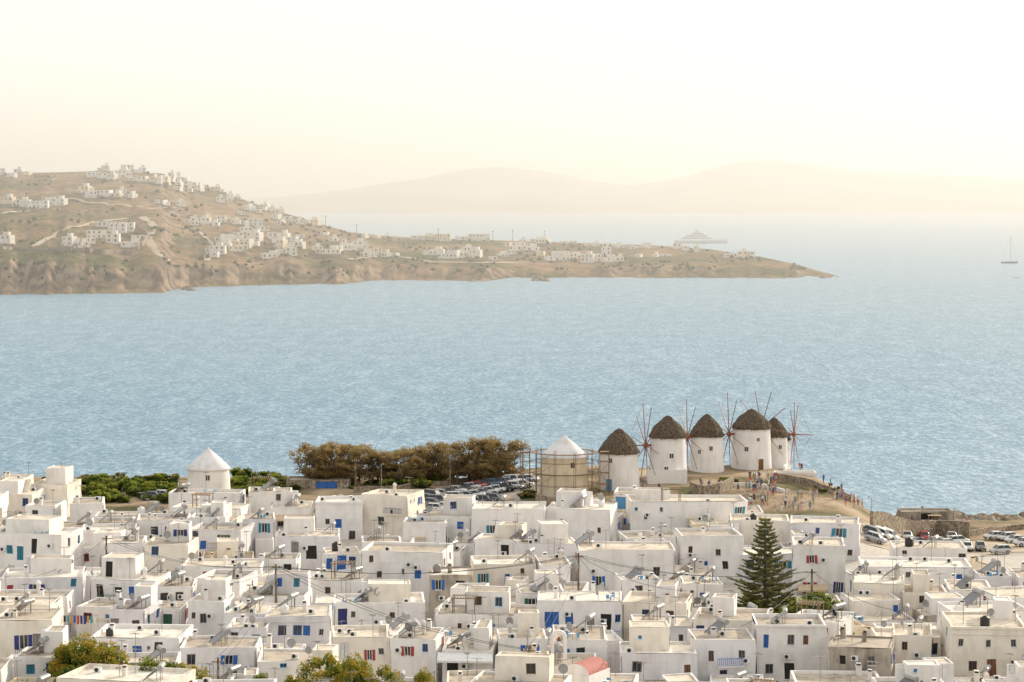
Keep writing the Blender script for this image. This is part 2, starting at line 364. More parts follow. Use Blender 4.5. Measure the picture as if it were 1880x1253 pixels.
def autoops(w,h,ops,dens=.6,pal=None):
    st=max(1,int((h+.3)//2.9))
    for s in range(st):
        zb=h-(s+1)*3.0+.15
        if s==st-1: zb=max(0.05,zb)
        u=U_(.5,1.3)
        while u<w-1.4:
            if R()<dens:
                col=random.choice(pal or COLS); k=random.choice('wwcsdo' if s==st-1 or R()<.35 else 'wwcss')
                ww=U_(.75,1.15); hh=U_(1.0,1.45); z0=zb+.8
                if k in 'do': hh=2.1; z0=zb+.0; ww=U_(.9,1.4)
                if R()<.15: ww=hh=U_(.4,.6); k='w'; z0=zb+1.4
                if k=='s': 
                    if u+ww*1.6>w or u<ww*.6: k='c'
                if z0+hh<h-.45 and z0>0 and u+ww<w-.3:
                    mgx=.6 if k=='s' else .35
                    if not overlaps(u,u+ww,z0,z0+hh,ops,mgx): ops.append((u,u+ww,z0,z0+hh,k,col))
            u+=U_(1.5,2.9)
    return ops
def block(mb,x0,y0,w,d,z0,h,wm,rm,of=None,ol=None,orr=None,par=.3,pt=.22):
    O=Vector((x0,y0,z0)); X=Vector((1,0,0)); Y=Vector((0,1,0))
    wall(mb,O,X,w,h,of or [],wm); wall(mb,O+X*w,Y,d,h,orr or [],wm)
    wall(mb,O+X*w+Y*d,-X,w,h,[],wm); wall(mb,O+Y*d,-Y,d,h,ol or [],wm)
    def P(x,y,z): return O+Vector((x,y,z))
    a=pt
    ring=[(0,0),(w,0),(w,d),(0,d)]; inn=[(a,a),(w-a,a),(w-a,d-a),(a,d-a)]
    for i in range(4):
        j=(i+1)%4
        mb.face([P(*ring[i],h),P(*ring[j],h),P(*inn[j],h),P(*inn[i],h)],wm)
        mb.face([P(*inn[i],h),P(*inn[j],h),P(*inn[j],h-par),P(*inn[i],h-par)],wm)
    mb.face([P(*inn[0],h-par),P(*inn[1],h-par),P(*inn[2],h-par),P(*inn[3],h-par)],rm)
def chimney(mb,x,y,z,mat,hh=None):
    hh=hh or U_(.7,1.3); s=U_(.2,.32)
    mb.box(x-s,x+s,y-s,y+s,z-.02,z+hh,mat); mb.box(x-s-.07,x+s+.07,y-s-.07,y+s+.07,z+hh+.003,z+hh+.1,mat)
    mb.box(x-s*.7,x+s*.7,y-s*.7,y+s*.7,z+hh+.103,z+hh+.3,'darkroom'); mb.box(x-s,x+s,y-s,y+s,z+hh+.303,z+hh+.38,mat)
def railing(mb,x0,x1,y,z,mat,h=.95,sp=.22):
    mb.box(x0,x1,y-.03,y+.03,z+h-.06,z+h,mat); mb.box(x0,x1,y-.02,y+.02,z+.08,z+.12,mat)
    k=max(2,int((x1-x0)/sp))
    for i in range(k+1):
        xx=x0+(x1-x0)*i/k; mb.box(xx-.022,xx+.022,y-.022,y+.022,z+.125,z+h-.065,mat)
def mk_solar():
    mb=MB()
    mb.face([(-1,-1,.25),(-1,1,.25),(.35,1,1.25),(.35,-1,1.25)][::-1],'panel'); mb.face([(-1,-1,.17),(-1,1,.17),(.35,1,1.17),(.35,-1,1.17)],'panel')
    mb.face([(-1,-1,.17),(.35,-1,1.17),(.35,-1,1.25),(-1,-1,.25)],'steel')
    for y in (-1,1): mb.tube((-1,y,.22),(.35,y,1.22),.06,'grey',5); mb.tube((-1,y,0),(-1,y,.25),.04,'grey',4); mb.tube((.35,y,0),(.35,y,1.25),.04,'grey',4)
    mb.tube((-1,-1,.22),(-1,1,.22),.04,'grey',4); mb.tube((.35,-1,0),(-.6,-1,.5),.03,'grey',4)
    mb.tube((.62,-.95,1.45),(.62,.95,1.45),.30,'steel',12); mb.tube((.62,-.5,0),(.62,-.5,1.25),.04,'grey',4); mb.tube((.62,.5,0),(.62,.5,1.25),.04,'grey',4)
    return mb.build('solar_water_heater',link=False)
def mk_ac():
    mb=MB(); mb.box(-.42,.42,-.33,-.03,0,.6,'whitep')
    ring=[(-.1+.24*math.cos(t),-.335,.3+.24*math.sin(t)) for t in [2*math.pi*i/14 for i in range(14)]]
    mb.face(ring,'black'); mb.box(-.38,-.3,-.3,.1,-.06,-.005,'steel'); mb.box(.3,.38,-.3,.1,-.06,-.005,'steel')
    return mb.build('air_conditioner',link=False)
def mk_dish():
    mb=MB(); rs=[]
    for i in range(5):
        r=.12*i+.01; rs.append([(r*math.cos(t),-.55*r*r-.25,1.1+r*math.sin(t)) for t in [2*math.pi*k/14 for k in range(14)]])
    mb.rings(rs,'steel',True,True,False); mb.tube((0,-.2,0),(0,-.2,1.1),.03,'grey',5); mb.tube((0,-.25,.7),(0,-.75,1.0),.02,'grey',4); mb.box(-.05,.05,-.82,-.72,.95,1.07,'grey')
    return mb.build('satellite_dish',link=False)
def mk_ant():
    mb=MB(); H=U_(2.2,3.6); mb.tube((0,0,0),(0,0,H),.035,'grey',5)
    mb.tube((-.7,0,H-.1),(.6,0,H-.1),.022,'grey',4)
    for i in range(7):
        x=-.65+i*.2; L=.2+.05*i; mb.tube((x,-L,H-.1),(x,L,H-.1),.016,'grey',4)
    mb.tube((0,-.4,H-.6),(0,.4,H-.6),.016,'grey',4)
    return mb.build('tv_antenna',link=False)
def mk_tank(c):
    mb=MB(); mb.lathe(0,0,[(.5,0),(.55,.1),(.55,.9),(.5,1.0),(.2,1.12),(.2,1.2)],14,c); return mb.build('water_tank',link=False)
def mk_pergola():
    mb=MB(); 
    for x in (0,2.8):
        for y in (0,2.4): mb.box(x-.06,x+.06,y-.06,y+.06,0,2.15,'wood')
    for y in (0,2.4): mb.box(-.2,3.0,y-.05,y+.05,2.153,2.27,'wood')
    for i in range(9): mb.box(-.1+i*.36,-.02+i*.36,-.2,2.6,2.273,2.35,'wood')
    return mb.build('pergola',link=False)
def mk_table():
    mb=MB(); mb.lathe(0,0,[(.45,.72),(.45,.75)],12,'whitep',False,True,0,True); mb.tube((0,0,0),(0,0,.72),.04,'grey',5)
    for s in (-1,1):
        mb.box(s*.8-.2,s*.8+.2,-.2,.2,.42,.46,'lblue'); mb.box(s*1.0-.02,s*1.0+.02,-.2,.2,.463,.9,'lblue')
        for a in (-.17,.17):
            for b_ in (-.17,.17): mb.box(s*.8+a-.02,s*.8+a+.02,b_-.02,b_+.02,0,.417,'lblue')
    return mb.build('terrace_table',link=False)
SOL,AC,DISH,TANKS=mk_solar(),mk_ac(),mk_dish(),[mk_tank('black'),mk_tank('whitep'),mk_tank('grey')]; ANTS=[mk_ant() for _ in range(3)]; PERG=mk_pergola(); TBL=mk_table()
HOUSES=[]; HOPS=[(1026,1172,277),(1026,1198,277),(1015,1185,277),(1050,1210,270),(1063,1060,300),(503,1060,300)]
WM=['white_a','white_a','white_b','white_b','white_c','white_d','white_a']; RM=['roof_a','roof_b','roof_b','roof_c','roof_a']
def roofstuff(T,w,d,z,rot,x0=0,y0=0,p=1.0):
    if w<2.5 or d<2.5: return
    def W(x,y,zz): return T@Vector((x,y,zz))
    if R()<.55*p: inst(SOL,'solar_water_heater',W(x0+U_(1.3,w-1.2),y0+U_(1.3,d-1.3),z),rot+U_(-.5,.4),U_(1.0,1.25))
    if R()<.35*p: inst(DISH,'satellite_dish',W(x0+U_(.6,w-.6),y0+U_(.6,d-.6),z),U_(-1.5,.5)+rot,U_(.9,1.2))
    for _ in range(3):
        if R()<.45*p: inst(random.choice(ANTS),'tv_antenna',W(x0+U_(.5,w-.5),y0+U_(.5,d-.5),z),U_(0,3))
    if R()<.14*p: inst(random.choice(TANKS),'water_tank',W(x0+U_(.8,w-.8),y0+U_(.8,d-.8),z),0,U_(.8,1.2))
    if R()<.08*p and w>5: inst(PERG,'pergola',W(x0+U_(.5,w-3.6),y0+.8,z),rot)
    if R()<.12*p: inst(TBL,'terrace_table',W(x0+U_(1.2,w-1.2),y0+U_(.8,2),z),rot+U_(0,3))
    for _ in range(3):
        if R()<.35*p: inst(AC,'air_conditioner',W(x0+U_(.8,w-.8),y0+U_(.8,d-.8),z+.05),rot+U_(-.2,.2))
def house(P,w,d,h,rot=0,ops=None,wm=None,rm=None,extras=(),auto=.6,name='white_house',stuff=1.0,upper=None,pal=None):
    wm=wm or random.choice(WM); rm=rm or random.choice(RM)
    mb=MB(); of=list(ops or [])
    autoops(w,h,of,auto,pal); ol=autoops(d,h,[],.45,pal); orr=autoops(d,h,[],.45,pal)
    par=U_(.1,.5)
    block(mb,0,0,w,d,0,h,wm,rm,of,ol,orr,par,U_(.18,.3))
    T=Matrix.Translation(P)@Matrix.Rotation(rot,4,'Z')
    zr=h-par
    if R()<.55: chimney(mb,U_(.5,w-.5),U_(1,d-.5),zr,wm)
    if R()<.25: chimney(mb,U_(.5,w-.5),U_(1,d-.5),zr,wm)
    if R()<.22: mb.lathe(U_(.6,w-.6),U_(1,d-.6),[(.28,zr),(.26,zr+1.1),(.34,zr+1.15),(.34,zr+1.3),(.2,zr+1.55),(.03,zr+1.65)],10,wm)
    if upper is None and R()<.42 and w>4.5 and h<6.8: upper=(U_(0.0,1),U_(.3,.65),U_(2.1,2.8))
    if upper:
        uw=w*upper[1]; ux=.03+upper[0]*(w-uw); ud=min(d-1.3,U_(2.5,5.5))
        if ud>1.5: 
            uo=autoops(uw-.1,upper[2],[],.6,pal) if uw>2.6 else []
            block(mb,ux+.03,d-ud-.25,uw-.1,ud,zr,upper[2],random.choice(WM),random.choice(RM),uo,[],[],.12)
            if R()<.4:
                for i in range(7): mb.box(ux-.9 if upper[0]>.5 else ux+uw,ux if upper[0]>.5 else ux+uw+.9,d-.6-i*.3-.29,d-.6-i*.3,zr+.01,zr+2.1-i*.3,wm)
    for e in extras:
        if e[0]=='balcony':
            _,u0,u1,z,mat=e
            mb.box(u0,u1,-1.0,-.003,z-.18,z-.02,wm); railing(mb,u0+.04,u1-.04,-.95,z-.02,mat)
        if e[0]=='awning':
            _,u0,u1,z,mat=e
            mb.face([(u0,-1.7,z-.6),(u1,-1.7,z-.6),(u1,-.01,z),(u0,-.01,z)],mat); mb.face([(u0,-1.7,z-.85),(u1,-1.7,z-.85),(u1,-1.7,z-.6),(u0,-1.7,z-.6)],mat)
            for u in (u0+.05,u1-.05): mb.tube((u,-1.65,0),(u,-1.65,z-.6),.04,'steel',5)
        if e[0]=='band':
            mb.box(-.08,w+.08,-.10,-.004,e[1],e[1]+.18,wm)
        if e[0]=='cornice':
            mb.box(-.15,w+.15,-.16,-.004,h-.25,h+.02,wm)
    if not extras:
        q=R()
        if q<.24 and h>5 and w>4.5:
            u0=U_(.3,w-3.6); zz=h-3.0+.1; mb.box(u0,u0+3,-.9,-.004,zz-.16,zz-.02,wm); railing(mb,u0+.04,u0+2.96,-.85,zz-.02,random.choice(['blue','rail','whitep','teal','green','navy']))
        elif q<.40:
            st=int(min(w-.6,3.6)/.28)
            for i in range(st):
                mb.box(.2+i*.28,.48+i*.28,-.95,-.004,-2,(i+1)*.2,wm)
        elif q<.56 and w>4:
            u0=U_(.3,w-3); z=min(h-.6,2.7)+(3.0 if h>6.2 and R()<.5 else 0)
            if z>h-.4: z=h-.5
            mm_=random.choice(['canvas','whitep','wood'])
            mb.obox(Vector((0,0,0)),Vector((1,0,0)),Vector((0,-1,0)),u0,u0+2.6,z,z+.08,.01,1.6,mm_)
            for u in (u0+.08,u0+2.5): mb.tube((u,-1.5,-2),(u,-1.5,z),.05,mm_,5)
    if not ops and not extras:
        for _ in range(2):
            if R()<.5:
                aw=U_(2,max(2.2,w*.6)); ah=U_(.9,3.0); ax=U_(0,max(.1,w-aw)) if _==0 else w-aw-.1; ay=-U_(1.4,3)
                if _==1 and R()<.5: break
                block(mb,ax,ay,aw,-ay-.01,0,ah,random.choice(WM),random.choice(RM),autoops(aw,ah,[],.5,pal) if ah>2.6 else [],[],[],.3)
                break
    if R()<.5:
        uu=random.choice([.15,w-.2]); mb.tube((uu,-.06,0),(uu,-.06,h-.4),.04,'grey' if R()<.4 else 'whitep',5)
    o=mb.build(name,P,rot,warp=.24)
    roofstuff(T,w,d,zr,rot,p=stuff)
    for _ in range(2):
        if R()<.4*stuff: 
            q=T@Vector((U_(.6,w-.6),-.05,U_(.5,1)*(h-1.4))); inst(AC,'air_conditioner',q,rot)
    return o
def fp(P,w,d,rot):
    c,s=math.cos(rot),math.sin(rot)
    pts=[(P.x+a*c-b_*s,P.y+a*s+b_*c) for a,b_ in ((0,0),(w,0),(w,d),(0,d))]
    return (min(p[0] for p in pts),max(p[0] for p in pts),min(p[1] for p in pts),max(p[1] for p in pts))
def HH(px0,px1,ytop,h,d=8.0,ops=(),rot=0.0,base=None,feat=(),**k):
    pc=(px0+px1)/2; Y=350.0
    for _ in range(14):
        X=(pc-940)/F*Y; zt=(base if base is not None else g(X,Y+2))+h
        Y=.5*Y+.5*atZ(pc,ytop,zt).y
    zb=zt-h; r=math.radians(rot)
    A=atY(px0,ytop,Y)
    Uv=Vector((math.cos(r),math.sin(r),0)); Nv=Vector((Uv.y,-Uv.x,0))
    Pl=Vector((A.x,A.y,zb))
    def hit(px,py):
        dd=ray(px,py); O=Vector((0,0,HC)); t=(Pl-O).dot(Nv)/dd.dot(Nv); q=O+dd*t; return (q-Pl).dot(Uv), q.z-zb
    w=max(2.0,hit(px1,ytop)[0])
    ol=[]
    for o in ops:
        px,py,kd,col=o[:4]; ww,hh=(o[4],o[5]) if len(o)>4 else ((1.1,2.15) if kd in 'do' else (1.05,1.3))
        u,z=hit(px,py); a=u-ww/2; c=z-hh/2
        a=max(.15,min(w-ww-.15,a)); c=max(.02,min(h-hh-.25,c))
        if c<.02: continue
        if overlaps(a,a+ww,c,c+hh,ol,.02): continue
        ol.append((a,a+ww,c,c+hh,kd,col)); HOPS.append((px,py,Y))
    ex=[]
    for f_ in feat:
        if f_[0] in('balcony','awning'):
            u0,z=hit(f_[1],f_[3]); u1,_=hit(f_[2],f_[3]); ex.append((f_[0],u0,u1,z,f_[4]))
        elif f_[0]=='band': ex.append(('band',hit(px0,f_[1])[1]))
        else: ex.append(f_)
    o=house(Pl,w,d,h,r,ol,extras=ex,**k)
    HOUSES.append(fp(Pl,w,d,r)); return o
SPEC=[
 (-10,58,908,5,8,[(7,932,'w','brown'),(38,945,'w','grey',.6,.8)],0,(),{}),
 (58,125,889,5.5,8,[],-6,(),{'auto':.2}),
 (128,190,925,5,8,[],8,(),{}),
 (-20,112,978,6.6,8,[(37,1016,'d','teal'),(16,1010,'c','teal'),(82,1066,'d','blue')],-14,(),{}),
 (0,150,1062,6,9,[(135,1052,'c','teal',.7,1.1),(147,1050,'c','teal',.6,1.1)],6,(),{'auto':.35}),
 (192,262,998,6,8,[(205,1026,'s','navy',.8,1.5),(238,1030,'d','wood',1.2,2.1)],0,(('balcony',193,262,1048,'navy'),),{'auto':0}),
 (262,345,1000,6,8,[(300,1057,'c','lblue',1.2,1.6),(283,976,'w','blue'),(325,1058,'w','lblue')],0,(),{'auto':.2}),
 (250,345,956,5,8,[(283,975,'w','navy'),(308,975,'w','blue')],5,(),{'auto':0}),
 (345,442,972,5.5,8,[(373,1001,'c','blue'),(356,975,'w','navy')],0,(),{}),
 (165,285,1064,6,8,[(243,1086,'c','blue')],0,(),{'auto':.4}),
 (283,356,1078,5.5,7,[(303,1098,'w','brown'),(331,1097,'w','brown')],4,(),{'auto':.2}),
 (358,440,1062,5,8,[(378,1088,'c','red',.6,1.2),(391,1088,'o','green',1.0,1.2),(404,1088,'c','red',.6,1.2)],0,(),{'auto':0}),
 (200,268,1118,5.5,7,[(207,1150,'d','grey'),(225,1150,'d','grey'),(250,1148,'w','brown')],0,(),{'auto':0}),
 (-10,96,1140,7,9,[(42,1180,'s','navy',1.0,1.7),(66,1180,'d','grey',1.0,2.0)],0,(('balcony',30,96,1203,'navy'),),{'auto':.1}),
 (345,412,1104,5.5,7,[(373,1136,'w','grey',.8,1.2),(356,1130,'w','brown',.5,.8)],-5,(),{'auto':0}),
 (165,330,1170,5.5,9,[(290,1190,'w','brown'),(250,1195,'c','blue')],0,(),{}),
 (440,560,1096,5,8,[(460,1110,'w','lblue')],0,(),{'auto':.4}),
 (486,605,1132,6.2,8,[(518,1158,'w','navy'),(546,1158,'w','blue'),(562,1158,'c','blue',.8,1.3),(588,1160,'w','grey',.6,.8)],0,(('band',1142),),{'auto':.1}),
 (565,665,1064,4.5,8,[(600,1084,'w','brown',.7,.9)],0,(),{'auto':.3}),
 (662,812,1012,7.2,9,[(680,1026,'w','brown',.6,.9),(768,1055,'c','blue',.9,1.1),(697,1056,'w','wood',.7,.9),(742,1050,'w','grey',.4,.9)],-8,(),{'auto':0,'wm':'white_a'}),
 (505,622,985,5,8,[(541,1008,'d','grey'),(571,1014,'o','wood',1.6,2.0),(583,1014,'d','wood')],0,(('band',978),),{'auto':.2}),
 (598,662,1018,5,7,[(627,1034,'d','blue',1.2,2.2),(603,1036,'c','blue',.9,1.5),(645,1030,'w','blue')],0,(),{'auto':0}),
 (497,572,932,5,8,[(547,960,'o','grey',1.6,1.8),(515,958,'w','brown')],0,(('awning',498,570,945,'canvas'),('balcony',497,572,975,'navy')),{'auto':0}),
 (456,515,903,4.5,7,[],6,(),{'auto':.2}),
 (580,665,922,6,8,[(620,962,'c','blue',1.0,1.4),(600,958,'w','brown',.7,.9),(646,990,'w','brown')],0,(('cornice',),),{'auto':0}),
 (663,748,907,7,8,[(700,957,'w','grey',1.1,1.5),(720,940,'w','brown',.4,.6)],-18,(),{'auto':0,'wm':'white_c'}),
 (765,866,947,5.5,8,[(797,975,'w','wood',.9,1.4),(775,990,'d','brown')],-4,(),{'auto':.2}),
 (866,1000,934,7,9,[(905,974,'s','teal',.9,1.5),(940,975,'w','grey',1.0,1.2)],0,(),{'auto':0,'wm':'white_a'}),
 (1000,1120,934,6.5,9,[(1020,992,'d','grey',1.3,2.2),(1075,985,'c','blue',.8,.8),(1053,996,'w','grey',.4,.8),(1100,975,'w','brown',.5,.9)],-10,(('awning',993,1038,982,'roof_b'),),{'auto':0}),
 (1128,1215,905,4.5,7,[(1140,925,'c','lblue',1.6,2.2)],0,(),{'auto':0,'wm':'white_a','upper':False}),
 (1157,1372,921,6.5,9,[(1185,950,'w','grey',.5,.7),(1215,935,'w','grey',.5,.7)],0,(),{'auto':.1,'wm':'white_a','rm':'roof_a','upper':(.1,.3,1.6)}),
 (1062,1240,1010,7,8,[(1098,1067,'s','blue',.9,1.5),(1170,1072,'c','blue',.8,.8),(1205,1050,'w','brown')],0,(),{'auto':.1}),
 (1252,1365,984,7,8,[(1268,1010,'w','brown',.6,.9),(1320,1015,'w','grey',.8,1.0),(1297,1035,'c','blue',.5,.8)],0,(),{'auto':.15}),
 (870,985,1036,6,8,[(887,1062,'s','teal',.7,1.3),(933,1064,'c','blue',.7,1.5),(960,1050,'w','brown',.5,.8)],5,(),{'auto':0}),
 (868,960,990,5,7,[(880,1036,'c','blue',1.3,1.2)],0,(),{'auto':.2}),
 (985,1140,1103,6.8,8,[(1015,1142,'d','blue',1.8,2.6),(1046,1136,'c','blue',1.0,1.5),(1112,1142,'o','grey',1.3,2.2),(1085,1150,'d','grey',.9,2.1),(1133,1135,'w','blue',.7,1.1)],0,(('balcony',1080,1140,1170,'blue'),),{'auto':0}),
 (1252,1326,1073,5,7,[(1291,1096,'c','blue',.9,1.1),(1270,1090,'w','brown',.5,.8)],0,(),{'auto':0}),
 (1142,1212,1066,5,7,[(1175,1085,'w','grey')],0,(),{'auto':.2,'rm':'roof_c'}),
 (1142,1260,1104,6,8,[(1165,1135,'w','grey',.8,.8),(1230,1130,'w','brown')],0,(),{'auto':.1}),
 (1340,1450,955,5.5,8,[(1400,985,'w','grey')],0,(),{'auto':.2}),
 (1455,1552,1000,7,8,[(1491,1028,'s','red',.8,1.2),(1486,1083,'s','red',1.0,1.6),(1540,1090,'s','navy',.7,1.6)],-6,(('awning',1465,1520,1072,'canvas'),),{'auto':0}),
 (1450,1578,960,5.5,9,[(1500,975,'w','blue',.6,.9),(1560,1015,'w','brown',.7,1.0)],-8,(),{'auto':.1}),
 (1583,1785,1040,4.5,9,[(1668,1055,'w','grey',.7,.9),(1762,1062,'c','blue',.8,1.0)],0,(),{'auto':.05,'wm':'white_a','upper':False}),
 (1640,1775,1006,4.5,8,[(1660,1018,'w','brown',.7,1.1),(1776,1025,'w','grey')],-5,(),{'auto':.05,'wm':'white_a','upper':False}),
 (1565,1660,1070,5,8,[(1593,1115,'w','lblue',.8,1.0),(1640,1112,'c','brown')],0,(),{'auto':.1}),
 (1658,1740,1088,4.2,7,[(1693,1101,'w','brown',.8,1.0),(1720,1100,'w','blue',.5,.8)],-5,(),{'auto':0,'wm':'white_c'}),
 (1565,1655,1104,4,7,[(1645,1118,'c','blue',.7,.9)],0,(),{'auto':.2}),
 (1745,1885,1150,8,10,[(1787,1222,'w','brown',.9,1.2),(1820,1228,'d','brown',1.1,2.2),(1862,1222,'w','brown',.9,1.2),(1765,1182,'w','grey',.6,.9),(1815,1182,'w','grey',.6,.9),(1862,1182,'w','grey',.6,.9)],0,(('band',1165),('balcony',1738,1885,1253,'rail'),('cornice',)),{'auto':0,'wm':'white_c','upper':(0.9,.25,2.3)}),
 (1520,1636,1188,6.5,8,[(1548,1213,'o','grey',.7,1.0),(1600,1212,'w','grey',.8,1.1),(1581,1243,'d','lblue',1.0,2.0)],0,(),{'auto':0,'wm':'old_plaster','rm':'roof_b','name':'old_stone_house','upper':False}),
 (1388,1518,1148,7.5,8,[(1452,1176,'w','grey',.9,1.2),(1480,1176,'c','brown',.6,1.1),(1405,1178,'d','blue',.6,1.6),(1450,1232,'o','blue',1.2,2.0),(1412,1228,'w','grey')],0,(('cornice',),),{'auto':0,'wm':'white_a'}),
 (1275,1388,1176,6.5,8,[(1306,1204,'w','brown',.7,1.2),(1362,1202,'w','grey',.8,1.0),(1330,1240,'w','navy',.9,1.2)],0,(),{'auto':0,'rm':'roof_b','wm':'white_d','upper':False}),
 (1640,1712,1166,6,8,[(1660,1186,'w','brown',.7,1.0),(1690,1240,'o','navy',1.6,2.1)],0,(('awning',1645,1710,1222,'navy'),),{'auto':0,'wm':'white_c'}),
 (1330,1390,1135,5,8,[],0,(),{'auto':.3}),
 (610,715,1170,6,8,[(632,1196,'d','whitep',.9,2.0),(680,1202,'s','red',.6,1.3),(700,1195,'w','grey',.6,.8)],0,(),{'auto':0}),
 (718,800,1172,6,8,[(748,1196,'s','red',.75,1.2),(780,1190,'w','blue',.7,1.0)],0,(),{'auto':0}),
 (812,905,1194,5,8,[(830,1222,'o','grey',1.3,2.0),(860,1220,'d','whitep',.9,2.0)],-4,(('awning',805,905,1198,'whitep'),),{'auto':0}),
 (800,985,1128,5.5,8,[(845,1150,'w','brown',.5,.7),(905,1150,'w','lblue',.6,.8),(960,1150,'w','grey',.8,.5)],0,(),{'auto':.1}),
 (612,780,1108,5,8,[(650,1128,'w','grey',.6,.8),(720,1130,'w','brown',.7,.8)],4,(),{'auto':.2}),
 (410,486,1125,5,8,[(445,1168,'d','wood',.9,2.0)],0,(),{'auto':.2}),
 (415,490,1152,5.5,7,[(430,1170,'w','grey'),(470,1175,'w','lblue')],0,(),{'auto':.3}),
 (1165,1275,1150,5.5,8,[(1210,1168,'c','blue',.7,1.0),(1250,1170,'w','brown',.6,.9)],0,(),{'auto':.1}),
 (1140,1280,1200,5.5,8,[(1170,1225,'w','grey'),(1262,1228,'c','brown',.7,1.0)],0,(),{'auto':.2}),
 (330,470,1190,5,8,[(350,1212,'w','grey'),(428,1240,'w','blue')],0,(),{'auto':.3}),
 (470,600,1215,5,8,[(520,1222,'w','lblue',.9,.5)],0,(),{'auto':.2}),
 (985,1100,1225,5,8,[],0,(),{'auto':.3,'upper':False}),
 (0,110,1225,4,8,[],0,(),{'auto':.3}),
 (310,440,905,3.8,6,[],0,(),{'auto':0,'upper':False}),
 (740,820,960,5,6,[],0,(),{'auto':.2}),
 (150,250,975,5,8,[],8,(),{}),
 (445,505,955,5.5,8,[],0,(),{'auto':.4}),
 (950,1062,1000,5.5,7,[],0,(),{'auto':.4}),
]
for s in SPEC:
    kw=dict(s[8]); r_=s[6]
    if r_==0: r_=U_(-14,8) if (s[1]-s[0])<130 else U_(-5,3)
    HH(s[0],s[1],s[2],s[3],s[4],s[5],r_,feat=s[7],**kw)
SIL=[(-100,895),(125,900),(150,925),(200,935),(300,930),(330,912),(440,925),(500,912),(580,915),(665,915),(760,925),(765,952),(860,948),(870,942),(1155,935),(1370,930),(1380,958),(1450,965),(1575,965),(1590,1040),(1780,1012),(1800,1045),(2000,1050)]
def fill():
    Y=256.0; cnt=0
    while Y<404:
        X=-.213*Y-14+U_(0,4)
        while X<.213*Y+14:
            w=random.choice([U_(4,7),U_(6,10),U_(9,14)]); d=U_(5,10); h=random.choice([3.0,3.4,4.5,5.6,6.3,6.6,7.4]); rot=math.radians(random.choice([U_(-30,22),U_(-16,12),U_(-6,6)]))
            y=Y+U_(-3,3)
            px=940+(X+w/2)/y*F
            A=fp(Vector((X,y,0)),w,d,rot)
            ok=True
            for B in HOUSES:
                ox=min(A[1],B[1])-max(A[0],B[0]); oy=min(A[3],B[3])-max(A[2],B[2])
                if ox>1.0 and oy>1.5: ok=False;break
            if 1335<px<1500 and 310<y<346: ok=False
            if ok:
                placed=False
                for hh in (h,4.2,3.1,2.6):
                    zb=g(X+w/2,y+2)
                    c0=proj((A[0]-.3,y,zb+hh+.6)); c1=proj((A[1]+.3,y,zb))
                    if c0[1]<interp(SIL,px)+4: continue
                    if 1350<px<1480 and y<330 and c0[1]<1120: continue
                    if any(c0[0]-3<q[0]<c1[0]+3 and c0[1]-10<q[1] and q[2]>y and q[1]<c1[1] for q in HOPS): continue
                    placed=True;break
                if placed:
                    house(Vector((X,y,zb)),w,d,hh,rot,auto=.72,stuff=.9,upper=False if hh!=h else None,wm='old_plaster' if R()<.03 else ('cream' if R()<.04 else None)); cnt+=1
                    HOUSES.append(A)
                X+=w+U_(-.4,1.4)
            else: X+=1.2
        Y+=U_(8.5,11)
    print('fill',cnt)
fill()

